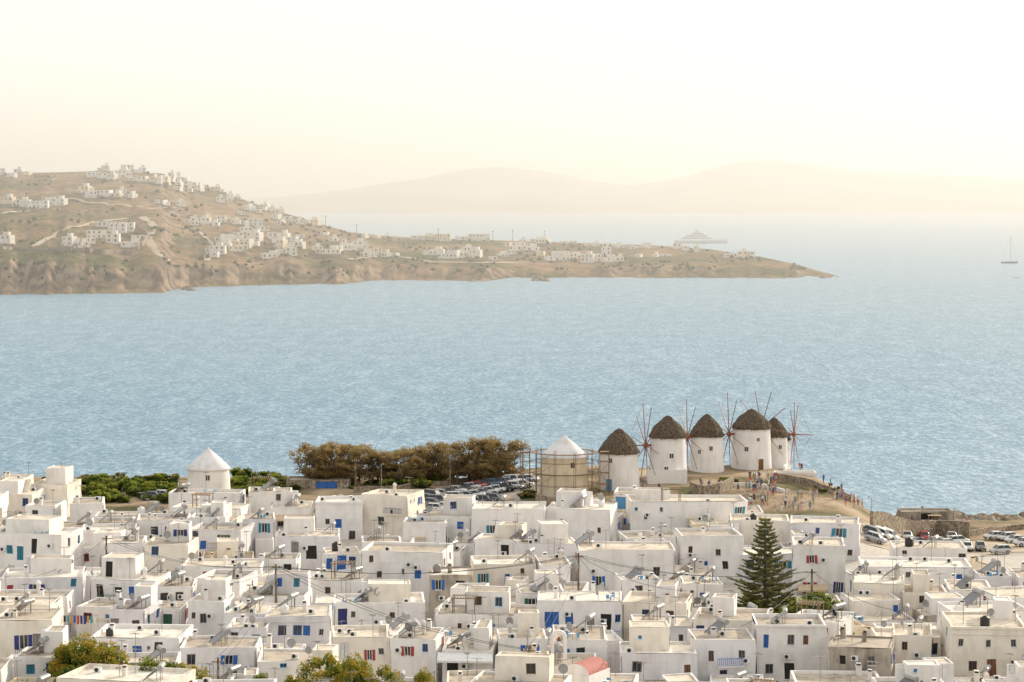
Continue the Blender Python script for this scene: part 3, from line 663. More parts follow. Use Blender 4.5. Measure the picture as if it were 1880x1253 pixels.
# ---------------------------------------------------------------- windmills
def windmill(px,py,wpx,bodypx,cappx,thatch=True,hub=None,axis=None,Rw=7.6,mat='white_a',wins=(),doors=(),sink=1.5,z=None,phase=0.0,nsp=10):
    if z is None: P=gpix(px,py)
    else: P=atZ(px,py,z)
    s=F/P.y; r=wpx/s/2; H=bodypx/s; C=cappx/s
    P=Vector((P.x,P.y+r,P.z))
    e=bpy.data.objects.new('windmill',None); e.location=P; bpy.context.collection.objects.link(e)
    mb=MB(); prof=[(r*1.0,-sink),(r,0)]+[(r*(1-.10*(i/8)**1.0),H*i/8) for i in range(1,9)]
    mb.lathe(0,0,prof,48,mat,jit=.012)
    def opening(ang,z0,w,h,col,door=False):
        a=math.radians(ang); n=Vector((math.sin(a),-math.cos(a),0)); U=Vector((math.cos(a),math.sin(a),0))
        rr=r*(1-.10*z0/H)-.05
        O=n*rr+Vector((0,0,z0))
        mb.obox(O,U,n,-w/2-.09,w/2+.09,-.09 if not door else 0,h+.09,-.3,.10,'whitep' if door else mat)
        mb.obox(O,U,n,-w/2,w/2,0,h,.09,.125,col)
        if not door: mb.obox(O,U,n,-.03,.03,.02,h-.02,.12,.15,'whitep')
        else: mb.obox(O,U,n,-.02,.02,.05,h-.05,.12,.14,'darkroom')
    for w_ in wins: opening(*w_)
    for w_ in doors: opening(*w_,door=True)
    t=mb.build('tower'); t.parent=e
    mb=MB()
    if thatch:
        rr=r*.90+.22
        prof=[(rr*.9,H-.1),(rr*1.03,H-.15),(rr*1.01,H+.2),(rr*.91,H+C*.24),(rr*.77,H+C*.44),(rr*.60,H+C*.62),(rr*.42,H+C*.78),(rr*.34,H+C*.82),(rr*.22,H+C*.95),(.12,H+C*1.03)]
        fine=[]
        for i in range(len(prof)-1):
            for k in range(3):
                q=k/3; fine.append((prof[i][0]*(1-q)+prof[i+1][0]*q,prof[i][1]*(1-q)+prof[i+1][1]*q))
        fine.append(prof[-1])
        mb.lathe(0,0,fine,56,'thatch',jit=.08)
        for i in range(620):
            a=U_(0,6.283); q=R()**1.5; rr2=rr*(1.0-.52*q); zz=H+C*q*.60; L=U_(.3,.65)
            d=Vector((math.cos(a),math.sin(a),0)); tt=Vector((-d.y,d.x,0))*U_(.05,.14)
            p=d*rr2+Vector((0,0,zz+.2)); q2=p+d*(L*.28)+Vector((0,0,-L))+tt*U_(-1,1)
            mb.face([p-tt,p+tt,q2+tt*.3,q2-tt*.3],random.choice(['thatch','thatch','thatch_top']))
    else:
        rr=r*.92+.1
        mb.lathe(0,0,[(rr*.95,H-.1),(rr*1.03,H-.1),(rr*1.03,H+.08),(rr*.55,H+C*.5),(.15,H+C*.93),(.12,H+C*1.0)],40,'white_d')
    t=mb.build('cap_roof'); t.parent=e
    if hub:
        hp=atY(hub[0],hub[1],P.y-2); a=Vector((axis[0],axis[1],0)).normalized()
        hubz=hp.z-P.z
        L=(hp.x-P.x)/a.x if abs(a.x)>.3 else r+1.2
        L=max(r+.7,min(r+3.5,L))
        c=a*L+Vector((0,0,hubz)); mb=MB()
        mb.tube(Vector((0,0,hubz)),c+a*.3,.22,'redwood',8); mb.tube(c+a*.3,c+a*3.6,.13,'redwood',6,.06)
        mb.tube(c-a*.35,c+a*.35,.42,'redwood',10)
        side=a.cross(Vector((0,0,1)))
        for i in range(nsp):
            an=phase+2*math.pi*i/nsp; dv=side*math.cos(an)+Vector((0,0,1))*math.sin(an)
            tip=c+dv*(Rw*U_(.94,1.04)); mb.tube(c,tip,.10,'redwood' if i%3 else 'wood',5,.055)
            mb.tube(c+a*3.5,tip,.018,'grey',3)
        t=mb.build('sail_wheel'); t.parent=e
    return P,r,H
mA=windmill(1037,915,92,72,42,thatch=False,mat='cream',wins=[(20,5.2,.7,.9,'darkroom')])
windmill(1138,903,78,69,42,wins=[(-28,5.0,.6,.8,'darkroom')],doors=[(-30,0.1,1.1,2.0,'lblue')])
windmill(1228,888,72,84,37,hub=(1190,819),axis=(-.95,-.26),wins=[(8,4.6,.7,.8,'glass'),(-8,2.2,.7,.8,'glass')],phase=.1)
windmill(1300,869,65,67,38,hub=(1276,804),axis=(-.92,-.32),wins=[(10,4.2,.6,.8,'glass'),(-30,3.6,.5,.7,'glass')],phase=.25)
windmill(1383,864,76,76,33,hub=(1352,798),axis=(-.93,-.28),wins=[(-20,3.6,.7,.8,'glass'),(15,5.5,.5,.6,'glass')],doors=[(22,.1,1.0,2.0,'brown')],phase=.2)
windmill(1424,858,52,56,32,hub=(1420,785),axis=(-.78,-.6),z=12.2,wins=[(20,3.5,.6,.7,'glass')],phase=.05)
windmill(1432,850,44,42,28,hub=(1456,799),axis=(.93,-.3),z=12.0,phase=.3,Rw=6.6)
windmill(378,925,84,60,40,thatch=False,mat='white_b',wins=[(5,4,.7,.9,'glass')])
HH(1190,1262,862,2.9,5,[],0,auto=0,wm='white_a',stuff=0,upper=False,base=11.9)
P,r,H=mA
e=bpy.data.objects.new('scaffolding',None); e.location=P; bpy.context.collection.objects.link(e); mb=MB()
def ringpts(rad,n,z,off=0): return [Vector((rad*math.cos(2*math.pi*(i+off)/n),rad*math.sin(2*math.pi*(i+off)/n),z)) for i in range(n)]
lv=[0,2.0,4.0,6.0,7.6]
for rad in (r+.7,r+1.7):
    for p in ringpts(rad,10,0): mb.tube(p,p+Vector((0,0,H+.9+U_(-.4,.8))),.045,'rust',5)
    for z in lv[1:]:
        pts=ringpts(rad,10,z)
        for i in range(10): mb.tube(pts[i],pts[(i+1)%10],.038,'rust',4)
for z in lv[1:]:
    a_=ringpts(r+.7,10,z+.06); b_=ringpts(r+1.7,10,z+.06)
    for i in range(10):
        j=(i+1)%10
        mb.tube(a_[i],b_[i],.035,'rust',4)
        if z in (4.0,7.6): mb.face([a_[i],b_[i],b_[j],a_[j]],'wood'); mb.face([q-Vector((0,0,.1)) for q in (a_[j],b_[j],b_[i],a_[i])],'wood')
    if z<7:
        for i in range(0,10,3): mb.tube(ringpts(r+1.7,10,z)[i],ringpts(r+1.7,10,z+2)[(i+1)%10],.03,'rust',4)
t=mb.build('poles_and_planks'); t.parent=e
for dx in (-r-3.4,r+1.9):
    mb=MB()
    for x_ in (0,1.6):
        for y_ in (0,1.6): mb.tube((x_,y_,-1),(x_,y_,H+1.2),.05,'rust',5)
    for z in lv[1:]+[H+.9]:
        for p,q in (((0,0),(1.6,0)),((1.6,0),(1.6,1.6)),((0,0),(0,1.6)),((0,1.6),(1.6,1.6))): mb.tube((*p,z),(*q,z),.045,'rust',4)
        mb.box(0,1.6,0,1.6,z,z+.06,'wood')
    mb.tube((0,0,0),(1.6,0,2),.035,'rust',4); mb.tube((1.6,0,2),(0,0,4),.035,'rust',4); mb.tube((0,0,4),(1.6,0,6),.035,'rust',4)
    mb.build('scaffold_tower',(P.x+dx,P.y-1.5,P.z))

# ---------------------------------------------------------------- walls & roads
def polywall(pts,h,th,mat,name,step=1.5,base=None):
    W=[gpix(*p[:2]) for p in pts] if base is None else [Vector(p) for p in pts]
    mb=MB(); rs=[]
    for i in range(len(W)-1):
        a,b_=W[i],W[i+1]; L=(b_-a).length; k=max(1,int(L/step))
        for j in range(k+(1 if i==len(W)-2 else 0)):
            q=a.lerp(b_,j/k); d=(b_-a).normalized(); nn_=Vector((-d.y,d.x,0)).normalized()*th/2
            zg=g(q.x,q.y); hh=h*(1+.08*nz(q.x,q.y))
            rs.append([Vector((q.x,q.y,zg-1))-nn_,Vector((q.x,q.y,zg+hh))-nn_,Vector((q.x,q.y,zg+hh))+nn_,Vector((q.x,q.y,zg-1))+nn_])
    mb.rings(rs,mat,False,True,True); return mb.build(name)
polywall([(1422,880),(1480,890),(1520,905),(1560,922),(1610,938),(1650,950)],1.2,.5,'stone','stone_wall')
polywall([(1600,972),(1660,984),(1720,986),(1780,990)],3.0,.6,'stone','stone_wall')
polywall([(1780,985),(1850,975),(1900,972)],1.0,.5,'stone','stone_wall')
polywall([(1268,905),(1290,912),(1320,908),(1345,896)],1.9,.5,'stone','stone_wall')
polywall([(985,924),(1030,934),(1070,932),(1105,922)],1.5,.5,'stone','stone_wall')
polywall([(650,905),(740,900),(800,893),(870,884),(950,872)],.9,.4,'stone','low_wall')
polywall([(1440,866),(1500,876),(1530,892),(1545,905)],.9,.4,'white_b','low_wall')
polywall([(1345,893),(1400,895),(1440,905)],.6,.4,'white_b','low_wall')
HH(1655,1752,940,2.2,5,[(1700,948,'o','brown',2,1.2)],0,base=2.4,auto=0,stuff=0,upper=False,name='beach_hut',wm='old_plaster',rm='roof_b')
HH(1425,1500,868,2.0,4,[(1440,875,'w','lblue',.7,.7),(1480,878,'w','blue',.7,.7)],0,base=11.0,auto=0,stuff=0,upper=False,wm='white_a')
HH(525,640,882,2.6,6,[(600,890,'c','blue',4,1.4)],0,base=9.2,auto=0,stuff=0,upper=False,wm='stone',rm='roof_b',name='stone_shed')
HH(0,50,878,3.0,6,[],0,auto=.3,stuff=0.3,upper=False,base=9.5)
def ribbon(pix,w,mat,name,fn=gpix,hf=g,lift=.06,ux=None):
    W=[fn(*p) for p in pix]; mb=MB(); rs=[]
    for i in range(len(W)-1):
        a,b_=W[i],W[i+1]; k=max(1,int((b_-a).length/3))
        for j in range(k+1):
            q=a.lerp(b_,j/k); d=(b_-a); nn_=Vector((-d.y,d.x,0)).normalized()*w/2
            rs.append([Vector((p.x,p.y,(hf(p.x,p.y) if hf else q.z)+lift)) for p in (q-nn_,q-nn_*.33,q+nn_*.33,q+nn_)])
    mb.rings(rs,mat,True,False,False,closed=False); return mb.build(name)
ribbon([(745,945),(850,922),(930,902),(1000,880)],15,'asphalt_m','parking_road')
ribbon([(1590,1000),(1700,1000),(1890,1005)],14,'dirt_road_m','parking_lot')

# ---------------------------------------------------------------- cars
def carmesh(paint,kind):
    mb=MB()
    if kind==0: L=2.05; st=[(-L,.62,.45,.62),(-L+.12,.80,.28,.82),(-1.2,.86,.22,.92),(0,.88,.22,.94),(1.3,.86,.22,.93),(L-.12,.80,.28,.80),(L,.60,.42,.62)]; cab=(-1.15,-.55,.95,1.75); top=1.45
    elif kind==1: L=2.2; st=[(-L,.62,.5,.66),(-L+.12,.84,.32,.98),(-1.2,.92,.28,1.05),(0,.93,.28,1.08),(1.4,.92,.28,1.08),(L-.1,.86,.34,1.02),(L,.66,.5,.8)]; cab=(-1.05,-.5,1.7,2.05); top=1.75
    else: L=1.8; st=[(-L,.6,.45,.62),(-L+.1,.76,.28,.85),(-1.0,.80,.22,.95),(0,.82,.22,.98),(1.2,.80,.22,.98),(L-.08,.76,.28,.9),(L,.6,.42,.7)]; cab=(-1.05,-.5,1.25,1.72); top=1.5
    rs=[]
    for x,w,a,b_ in st: rs.append([Vector(p) for p in ((x,-w*.9,a),(x,-w,a+.15),(x,-w,(a+b_)/2+.1),(x,-w*.88,b_),(x,w*.88,b_),(x,w,(a+b_)/2+.1),(x,w,a+.15),(x,w*.9,a))][::-1])
    mb.rings(rs,paint,True,True,True)
    x0,x1,x2,x3=cab; zb=st[3][3]-.04; w=st[3][1]*.86; wt=w*.8
    lo=[(x0,-w,zb),(x3,-w,zb),(x3,w,zb),(x0,w,zb)]; hi=[(x1,-wt,top-.06),(x2,-wt,top-.06),(x2,wt,top-.06),(x1,wt,top-.06)]
    mb.rings([lo,hi],'glass',False,False,True)
    mb.box(x1-.03,x2+.03,-wt-.02,wt+.02,top-.055,top,paint)
    for y in (-1,1):
        for a_,b_ in ((0,0),(1,1)): mb.tube(Vector(lo[a_])*1 if y<0 else Vector(lo[3-a_]),Vector(hi[b_]) if y<0 else Vector(hi[3-b_]),.045,paint,4)
        xm=(x1+x2)/2; mb.tube((xm,y*(w+.0),zb),(xm,y*wt,top-.06),.04,paint,4)
        for wx in (-L+.75,L-.78):
            mb.tube((wx,y*(st[3][1]-.18),.32),(wx,y*(st[3][1]+.02),.32),.33,'tyre',14); mb.tube((wx,y*(st[3][1]+.02),.32),(wx,y*(st[3][1]+.035),.32),.2,'steel',10)
        mb.box(-L-.01,-L+.12,y*.58-.16,y*.58+.16,.62,.76,'whitep'); mb.box(L-.1,L+.02,y*.60-.07,y*.60+.07,.66,.80,'red')
    mb.box(-L-.03,-L+.05,-.5,.5,.34,.46,'black'); mb.box(L-.05,L+.03,-.5,.5,.34,.46,'black')
    return mb.build('parked_car',link=False)
CARS=[carmesh('paint%d'%q,k) for q in (0,1,2,3,5,6,0,3) for k in (0,2)]+[carmesh('paint4',0),carmesh('paint7',2),carmesh('paint0',1),carmesh('paint6',1)]
def car(px,py,ang,c=None):
    p=gpix(px,py)
    ang=math.radians(ang); d=Vector((math.cos(ang),math.sin(ang)))
    sl=math.atan2(g(p.x+d.x,p.y+d.y)-g(p.x-d.x,p.y-d.y),2)
    o=inst(c or random.choice(CARS),'parked_car',(p.x,p.y,p.z+.07),ang); o.rotation_euler=(0,-sl,ang)
for i in range(15): q=i/14; car(782+190*q+U_(-2,2),922-34*q+(-6*math.sin(q*3)),158+U_(-6,6))
for i in range(12): q=i/11; car(795+165*q+U_(-2,2),931-38*q*.9,160+U_(-6,6))
for i in range(7): car(800+18*i,941-3*i,165+U_(-8,8))
RED=CARS[17]
for px,py,a in [(1602,985,150),(1617,987,150),(1630,990,150),(1606,996,150),(1665,992,85),(1747,993,85),(1716,1003,20),(1735,1006,20),(1776,1012,80),(1800,1012,85),(1826,992,20),(1848,994,25),(1865,999,20),(1880,1004,20),(1690,1004,200),(1760,1000,190),(1836,1018,15)]: car(px,py,a,random.choice(CARS[:16]))
car(1697,993,88,RED)
car(298,916,170); car(280,918,175)

# ---------------------------------------------------------------- foliage
def leafcloud(mb,lobes,n,size,mats,thr=-.25,wts=None):
    for (c,r3) in lobes:
        c=Vector(c)
        for _ in range(n):
            a=Vector((random.gauss(0,1),random.gauss(0,1),random.gauss(0,1))).normalized(); q=R()**.45
            p=c+Vector((a.x*r3[0]*q,a.y*r3[1]*q,a.z*r3[2]*q))
            nv=nz(p.x*.9,p.y*.9,p.z*.9)
            if nv<thr: continue
            s=size*U_(.5,1.3); u=Vector((R()-.5,R()-.5,R()-.5)).normalized(); w=u.orthogonal().normalized()
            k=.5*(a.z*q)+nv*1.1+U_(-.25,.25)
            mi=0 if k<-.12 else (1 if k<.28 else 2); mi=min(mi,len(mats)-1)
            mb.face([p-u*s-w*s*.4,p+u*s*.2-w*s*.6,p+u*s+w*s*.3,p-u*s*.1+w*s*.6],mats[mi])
def treemesh(name,H,Wd,mats,n=260,size=.22,lobes=14,trunk=.35,thr=-.25):
    mb=MB(); th=H*trunk
    for i in range(3):
        a=U_(0,6.28); tilt=U_(.05,.25)*H; top=Vector((math.cos(a)*tilt,math.sin(a)*tilt,H*.7))
        mid=Vector((math.cos(a)*tilt*.3,math.sin(a)*tilt*.3,th))
        mb.tube((U_(-.15,.15),U_(-.15,.15),-.6),mid,.16,'bark',7,.11); mb.tube(mid,top,.11,'bark',6,.04)
        for j in range(5):
            q=mid.lerp(top,U_(.1,.8)); b=Vector((U_(-1,1)*Wd*.42,U_(-1,1)*Wd*.42,q.z+U_(.3,1.8))); mb.tube(q,b,.06,'bark',5,.02)
    L=[]
    for i in range(lobes):
        a=U_(0,6.28); q=math.sqrt(R()); z=U_(th*.8,H*.93); wz=1-abs((z-H*.55)/(H*.62))**2
        L.append(((math.cos(a)*Wd*.5*q*wz,math.sin(a)*Wd*.5*q*wz,z),(U_(.12,.24)*Wd,U_(.12,.24)*Wd,U_(.07,.16)*H)))
    leafcloud(mb,L,n,size,mats,thr)
    return mb.build(name,link=False)
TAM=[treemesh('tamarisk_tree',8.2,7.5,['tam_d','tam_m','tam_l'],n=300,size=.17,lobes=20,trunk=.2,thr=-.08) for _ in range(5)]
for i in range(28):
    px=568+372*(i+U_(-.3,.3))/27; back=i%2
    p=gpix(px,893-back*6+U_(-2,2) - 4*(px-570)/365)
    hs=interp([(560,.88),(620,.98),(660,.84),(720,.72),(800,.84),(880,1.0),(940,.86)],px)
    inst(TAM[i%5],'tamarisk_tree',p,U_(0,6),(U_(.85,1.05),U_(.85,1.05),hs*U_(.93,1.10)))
def bushmesh(mats,n=170,size=.16):
    mb=MB(); L=[]
    for i in range(7):
        a=U_(0,6.28); L.append(((math.cos(a)*U_(.2,.9),math.sin(a)*U_(.2,.9),U_(.3,.9)),(U_(.4,.7),U_(.4,.7),U_(.35,.55))))
    for i in range(4): mb.tube((0,0,-.3),(U_(-.6,.6),U_(-.6,.6),.7),.05,'bark',5,.02)
    leafcloud(mb,L,n,size,mats); return mb.build('bush',link=False)
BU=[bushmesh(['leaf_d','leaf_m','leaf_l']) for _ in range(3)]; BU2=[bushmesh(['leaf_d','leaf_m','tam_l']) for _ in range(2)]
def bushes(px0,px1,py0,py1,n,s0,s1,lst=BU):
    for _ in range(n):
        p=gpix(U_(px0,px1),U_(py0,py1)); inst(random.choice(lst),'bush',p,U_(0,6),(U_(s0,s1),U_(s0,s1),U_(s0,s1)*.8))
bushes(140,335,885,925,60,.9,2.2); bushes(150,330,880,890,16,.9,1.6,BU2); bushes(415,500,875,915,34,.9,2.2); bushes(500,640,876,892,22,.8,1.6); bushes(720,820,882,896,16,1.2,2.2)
bushes(0,140,880,890,8,.7,1.2,BU2); bushes(940,985,905,920,8,.6,1.0,BU2); bushes(1325,1350,884,892,5,.7,1.1); bushes(500,560,885,905,14,.7,1.4,BU2); bushes(640,720,885,900,12,.6,1.2,BU2); bushes(1490,1540,893,905,8,.4,.8,BU2)
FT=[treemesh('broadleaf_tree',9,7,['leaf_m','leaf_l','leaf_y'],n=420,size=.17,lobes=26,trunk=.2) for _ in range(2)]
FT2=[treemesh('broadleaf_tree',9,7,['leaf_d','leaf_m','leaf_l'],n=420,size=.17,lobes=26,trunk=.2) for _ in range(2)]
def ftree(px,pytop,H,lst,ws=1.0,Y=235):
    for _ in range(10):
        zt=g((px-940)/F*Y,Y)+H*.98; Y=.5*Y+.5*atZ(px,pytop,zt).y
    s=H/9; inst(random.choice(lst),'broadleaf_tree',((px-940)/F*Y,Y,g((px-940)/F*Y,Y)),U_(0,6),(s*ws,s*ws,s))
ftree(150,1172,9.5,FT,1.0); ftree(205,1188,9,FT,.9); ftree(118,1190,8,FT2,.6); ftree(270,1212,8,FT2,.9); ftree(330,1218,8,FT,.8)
ftree(600,1200,8.5,FT,.9); ftree(655,1208,8.5,FT,.8); ftree(700,1222,8,FT,.9); ftree(780,1232,7,FT,.6); ftree(530,1240,7,FT,.7); ftree(470,1241,6,FT2,.5); ftree(130,1228,7,FT2,.8); ftree(215,1232,7,FT,.8)
def norfolk():
    mb=MB(); H=15.5
    mb.tube((0,0,-1),(0,0,H*.55),.28,'bark',8,.16); mb.tube((0,0,H*.55),(0,0,H),.16,'bark',6,.03)
    z=1.2; k=0
    while z<H-.2:
        q=(z-1.2)/(H-1.2); L=(5.4*(1-q)**.9+.25)*U_(.82,1.1); nb=6 if q<.8 else 5
        for i in range(nb):
            a=2*math.pi*(i+.5*(k%2))/nb+U_(-.2,.2); l=L*U_(.7,1.12); d=Vector((math.cos(a),math.sin(a),0)); sd=Vector((-d.y,d.x,0))
            b0=Vector((0,0,z)); tip=b0+d*l+Vector((0,0,l*.14+.1)); mid=b0+d*l*.5-Vector((0,0,.12*l*.5))
            mb.tube(b0,mid,.05,'bark',4,.035); mb.tube(mid,tip,.035,'bark',4,.015)
            nfr=int(8+l*14)
            for j in range(nfr):
                t=.22+.78*j/nfr; c=b0.lerp(mid,t*2) if t<.5 else mid.lerp(tip,t*2-1); wd=(.55*math.sin(min(1,t*1.1)*2.6)+.12)*(.5+.16*l)
                for sgn in (-1,1):
                    if R()<.18: continue
                    e_=c+sd*sgn*wd*U_(.5,1.15)+d*.25+Vector((0,0,U_(.0,.28)))
                    n_=Vector((0,0,.06)); mb.face([c-n_*.6,e_-n_*.3,e_+n_,c+n_],'pine_m' if R()<.6 else 'pine_d')
                    mb.face([c-d*.07,e_-d*.04,e_+d*.05,c+d*.07],'pine_d' if R()<.4 else 'pine_m')
        z+=.86*(1-.42*q); k+=1
    return mb.build('norfolk_pine',link=False)
Yp=328; Xp=(1408-940)/F*Yp; topz=atY(1408,948,Yp).z; gz=g(Xp,Yp)
inst(norfolk(),'norfolk_pine',(Xp,Yp,gz),.3,(1.05,1.05,(topz-gz)/15.5))
bushes(1360,1480,1120,1140,10,1.5,2.6)
for px,py,H in [(1505,1092,6.5),(1475,1105,6),(1530,1098,5.5),(1455,1118,5)]: ftree(px,py,H,FT2,.8,320)

# ---------------------------------------------------------------- utility poles + wires
def upole(px,pytop,H,Y=300):
    for _ in range(12):
        zt=g((px-940)/F*Y,Y)+H; Y=.5*Y+.5*atZ(px,pytop,zt).y
    X=(px-940)/F*Y; zg=g(X,Y); mb=MB()
    mb.tube((0,0,-1),(0,0,H),.19,'bark',8,.12); mb.box(-.7,.7,-.06,.06,H-.5,H-.38,'wood')
    for x_ in (-.6,-.2,.2,.6): mb.tube((x_,0,H-.37),(x_,0,H-.2),.04,'whitep',6)
    mb.box(-.16,.16,-.32,-.12,H-2,H-1.4,'grey')
    mb.build('utility_pole',(X,Y,zg)); return Vector((X,Y,zg+H-.3))
PL=[upole(1063,1016,11.5),upole(503,1036,9.5),upole(190,984,8.5),upole(972,1188,9),upole(1495,1045,9),upole(395,1208,8),upole(825,822,8.5,430),upole(651,842,6,430),upole(960,818,8,440)]
def wire(a,b_,sag=1.0):
    mb=MB(); prev=None
    for i in range(13):
        t=i/12; p=a.lerp(b_,t)-Vector((0,0,sag*4*t*(1-t)))
        if prev: mb.tube(prev,p,.03,'black',3)
        prev=p
    mb.build('overhead_wire')
for i,j in ((0,1),(0,3),(0,4),(1,2),(1,5),(1,3)):
    for o_ in (-.5,.4): wire(PL[i]+Vector((o_,0,0)),PL[j]+Vector((o_,0,0)),1.6)
wire(PL[0],atY(1260,1085,305),1); wire(PL[0],atY(1140,1105,300),.5); wire(PL[4],atY(1640,1120,300),.8); wire(PL[3],atY(1060,1205,262),.8); wire(PL[2],atY(60,1060,325),.8); wire(PL[1],atY(660,1062,320),1)
wire(PL[0],atY(870,1100,305),1); wire(PL[1],atY(400,1070,330),.8); wire(PL[4],atY(1360,1150,290),1)
def lamp(px,py,H):
    p=gpix(px,py); mb=MB(); mb.tube((0,0,-.3),(0,0,H),.07,'steel',6,.05); mb.tube((0,0,H),(.7,0,H+.15),.04,'steel',5); mb.box(.5,1.0,-.12,.12,H+.06,H+.18,'grey'); mb.build('street_lamp',p,U_(0,6))
for q in ((960,900,6),(700,905,5),(1600,968,5),(1760,1000,6)): lamp(*q)

# ---------------------------------------------------------------- bell arch / chapel / laundry
def chapel():
    Y=274.5; A=atY(1011,1205,Y); B=atY(1041,1205,Y); w=B.x-A.x; zt=atY(1026,1157,Y).z; zb=A.z
    mb=MB(); H=zt-zb; n=14; th=.28; ro=w/2; ri=w*.28; zc=H-ro
    for s in (-1,1):
        mb.box(min(s*ri,s*ro),max(s*ri,s*ro),-th,th,-6,zc,'white_a')
    for i in range(n):
        a=math.pi*i/n; b_=math.pi*(i+1)/n
        o1=Vector((ro*math.cos(a),0,zc+ro*math.sin(a))); o2=Vector((ro*math.cos(b_),0,zc+ro*math.sin(b_))); i1=Vector((ri*math.cos(a),0,zc+ri*math.sin(a))); i2=Vector((ri*math.cos(b_),0,zc+ri*math.sin(b_)))
        f_=Vector((0,-th,0)); bb=-f_
        mb.face([i1+f_,o1+f_,o2+f_,i2+f_][::-1],'white_a'); mb.face([i1+bb,o1+bb,o2+bb,i2+bb],'white_a'); mb.face([o1+f_,o1+bb,o2+bb,o2+f_],'white_a'); mb.face([i1+f_,i2+f_,i2+bb,i1+bb],'white_a')
    mb.box(-.05,.05,-.05,.05,H,H+.6,'white_a'); mb.box(-.2,.2,-.04,.04,H+.3,H+.4,'white_a')
    mb.lathe(0,0,[(.26,zc-.35),(.2,zc-.2),(.15,zc+.05),(.04,zc+.15)],12,'rust')
    mb.build('bell_arch',((A.x+B.x)/2,Y,zb))
    C=atY(1056,1207,Y-3); mb=MB(); rs=[]
    for yy in (0,5.0):
        rs.append([Vector((-1.6*math.cos(math.pi*i/12),yy,1.15*math.sin(math.pi*i/12))) for i in range(13)])
    mb.rings(rs,'dome_red',True,False,False,closed=False); mb.face(rs[0],'white_a'); mb.face(rs[1],'white_a')
    mb.box(-1.7,1.7,-.1,5.1,-8,-.01,'white_a')
    mb.build('chapel',(C.x,Y-7,C.z-1.15),-.5)
chapel()
mb=MB()
A=atY(104,1131,300)
for i in range(12):
    x_=i*.42; c=random.choice(['cloth0','cloth1','cloth2','cloth3','cloth4','cloth5','cloth1','navy']); hh=U_(.5,1.1)
    pts=[]
    for k in range(4): pts.append((x_+.1*k,.05*math.sin(k*2+i)))
    for k in range(3): mb.face([(pts[k][0],pts[k][1],-hh),(pts[k+1][0],pts[k+1][1],-hh+U_(-.03,.03)),(pts[k+1][0],0,0),(pts[k][0],0,0)],c)
mb.tube((-.3,0,.01),(5.2,0,.01),.02,'black',4); mb.tube((-.3,0,-2.2),(-.3,0,.1),.04,'steel',5); mb.tube((5.2,0,-2.2),(5.2,0,.1),.04,'steel',5)
mb.build('clothes_line',A)

# ---------------------------------------------------------------- people
def person_mesh(pose,cs,cp,longhair=False,dress=False):
    me=bpy.data.meshes.new('p'); V=[];E=[];Rr=[]
    def add(p,r,par=None):
        V.append(p); Rr.append(r)
        if par is not None: E.append((par,len(V)-1))
        return len(V)-1
    s={'stand':(.10,-.02,.06,.02),'walk':(.28,-.26,.22,-.22),'point':(.08,-.04,.55,.05)}[pose]
    pel=add((0,0,.95),.135); wst=add((0,0,1.1),.12,pel); ch=add((0,0,1.32),.15,wst); nk=add((0,0,1.47),.06,ch); hd=add((0,-.01,1.60),.088,nk); tp=add((0,0,1.70),.075,hd)
    for sd,lf,af in ((-1,s[0],s[2]),(1,s[1],s[3])):
        hp=add((sd*.10,0,.88),.095,pel); kn=add((sd*.11,-lf*.55,.50),.062,hp); an=add((sd*.12,-lf*.9+(.12 if lf<0 else 0),.09),.042,kn); ft=add((sd*.13,-lf*.9-.15+(.12 if lf<0 else 0),.035),.035,an)
        sh=add((sd*.19,0,1.40),.062,ch); el=add((sd*.25,af*-.3,1.12),.042,sh)
        if pose=='point' and sd<0: wr=add((sd*.24,-.42,1.22),.03,el); hn=add((sd*.24,-.50,1.25),.032,wr)
        else: wr=add((sd*.26,-af*.6-.04,.88),.03,el); hn=add((sd*.26,-af*.65-.05,.80),.032,wr)
        for q in range(5):
            b_=V[hn]; add((b_[0]+(q-2)*.013,b_[1]-(.02 if q==0 else .005),b_[2]-(.05 if q==0 else .075)),.009,hn)
    me.from_pydata(V,E,[]); o=bpy.data.objects.new('p',me); bpy.context.collection.objects.link(o)
    md=o.modifiers.new('s','SKIN')
    for i,sv in enumerate(me.skin_vertices[0].data): sv.radius=(Rr[i],Rr[i]*(.8 if i in (0,1,2) else 1)); sv.use_root=(i==0)
    sb=o.modifiers.new('b','SUBSURF'); sb.levels=1; sb.render_levels=1
    dg=bpy.context.evaluated_depsgraph_get(); em=bpy.data.meshes.new_from_object(o.evaluated_get(dg)); bpy.data.objects.remove(o)
    names=['skin','hair',cs,cp,'tyre']; em.materials.clear()
    for q in names: em.materials.append(MATS[q])
    for p in em.polygons:
        c=p.center; p.use_smooth=True
        if c.z>1.64 or (c.z>1.52 and c.y>.01) : k=1
        elif c.z>1.46: k=0
        elif c.z>1.0 and abs(c.x)<.24: k=2
        elif c.z>1.22: k=2
        elif abs(c.x)>.20 and c.z>.7 : k=0
        elif c.z>.48: k=2 if dress else 3
        elif c.z<.06: k=4
        else: k=0 if (dress or cp!='cloth1') else 3
        p.material_index=k
    return em
PP=[]
for i in range(16):
    PP.append(person_mesh(['stand','walk','point','walk'][i%4],'cloth%d'%(i%8),'cloth%d'%((i*3+1)%8),dress=(i%3==0)))
def person(px,py,h=None):
    p=gpix(px,py); s=U_(.96,1.1); inst(random.choice(PP),'person',(p.x,p.y,p.z-.01),U_(0,6.28),s)
for _ in range(34): person(U_(1368,1425),U_(880,908))
for _ in range(46): person(U_(1365,1500),U_(908,946))
for _ in range(46): q=R(); person(1530+110*q+U_(-4,4),916+24*q+U_(-4,6))
for _ in range(8): person(U_(1640,1790),U_(958,968))
for _ in range(6): person(U_(1280,1340),U_(893,900))
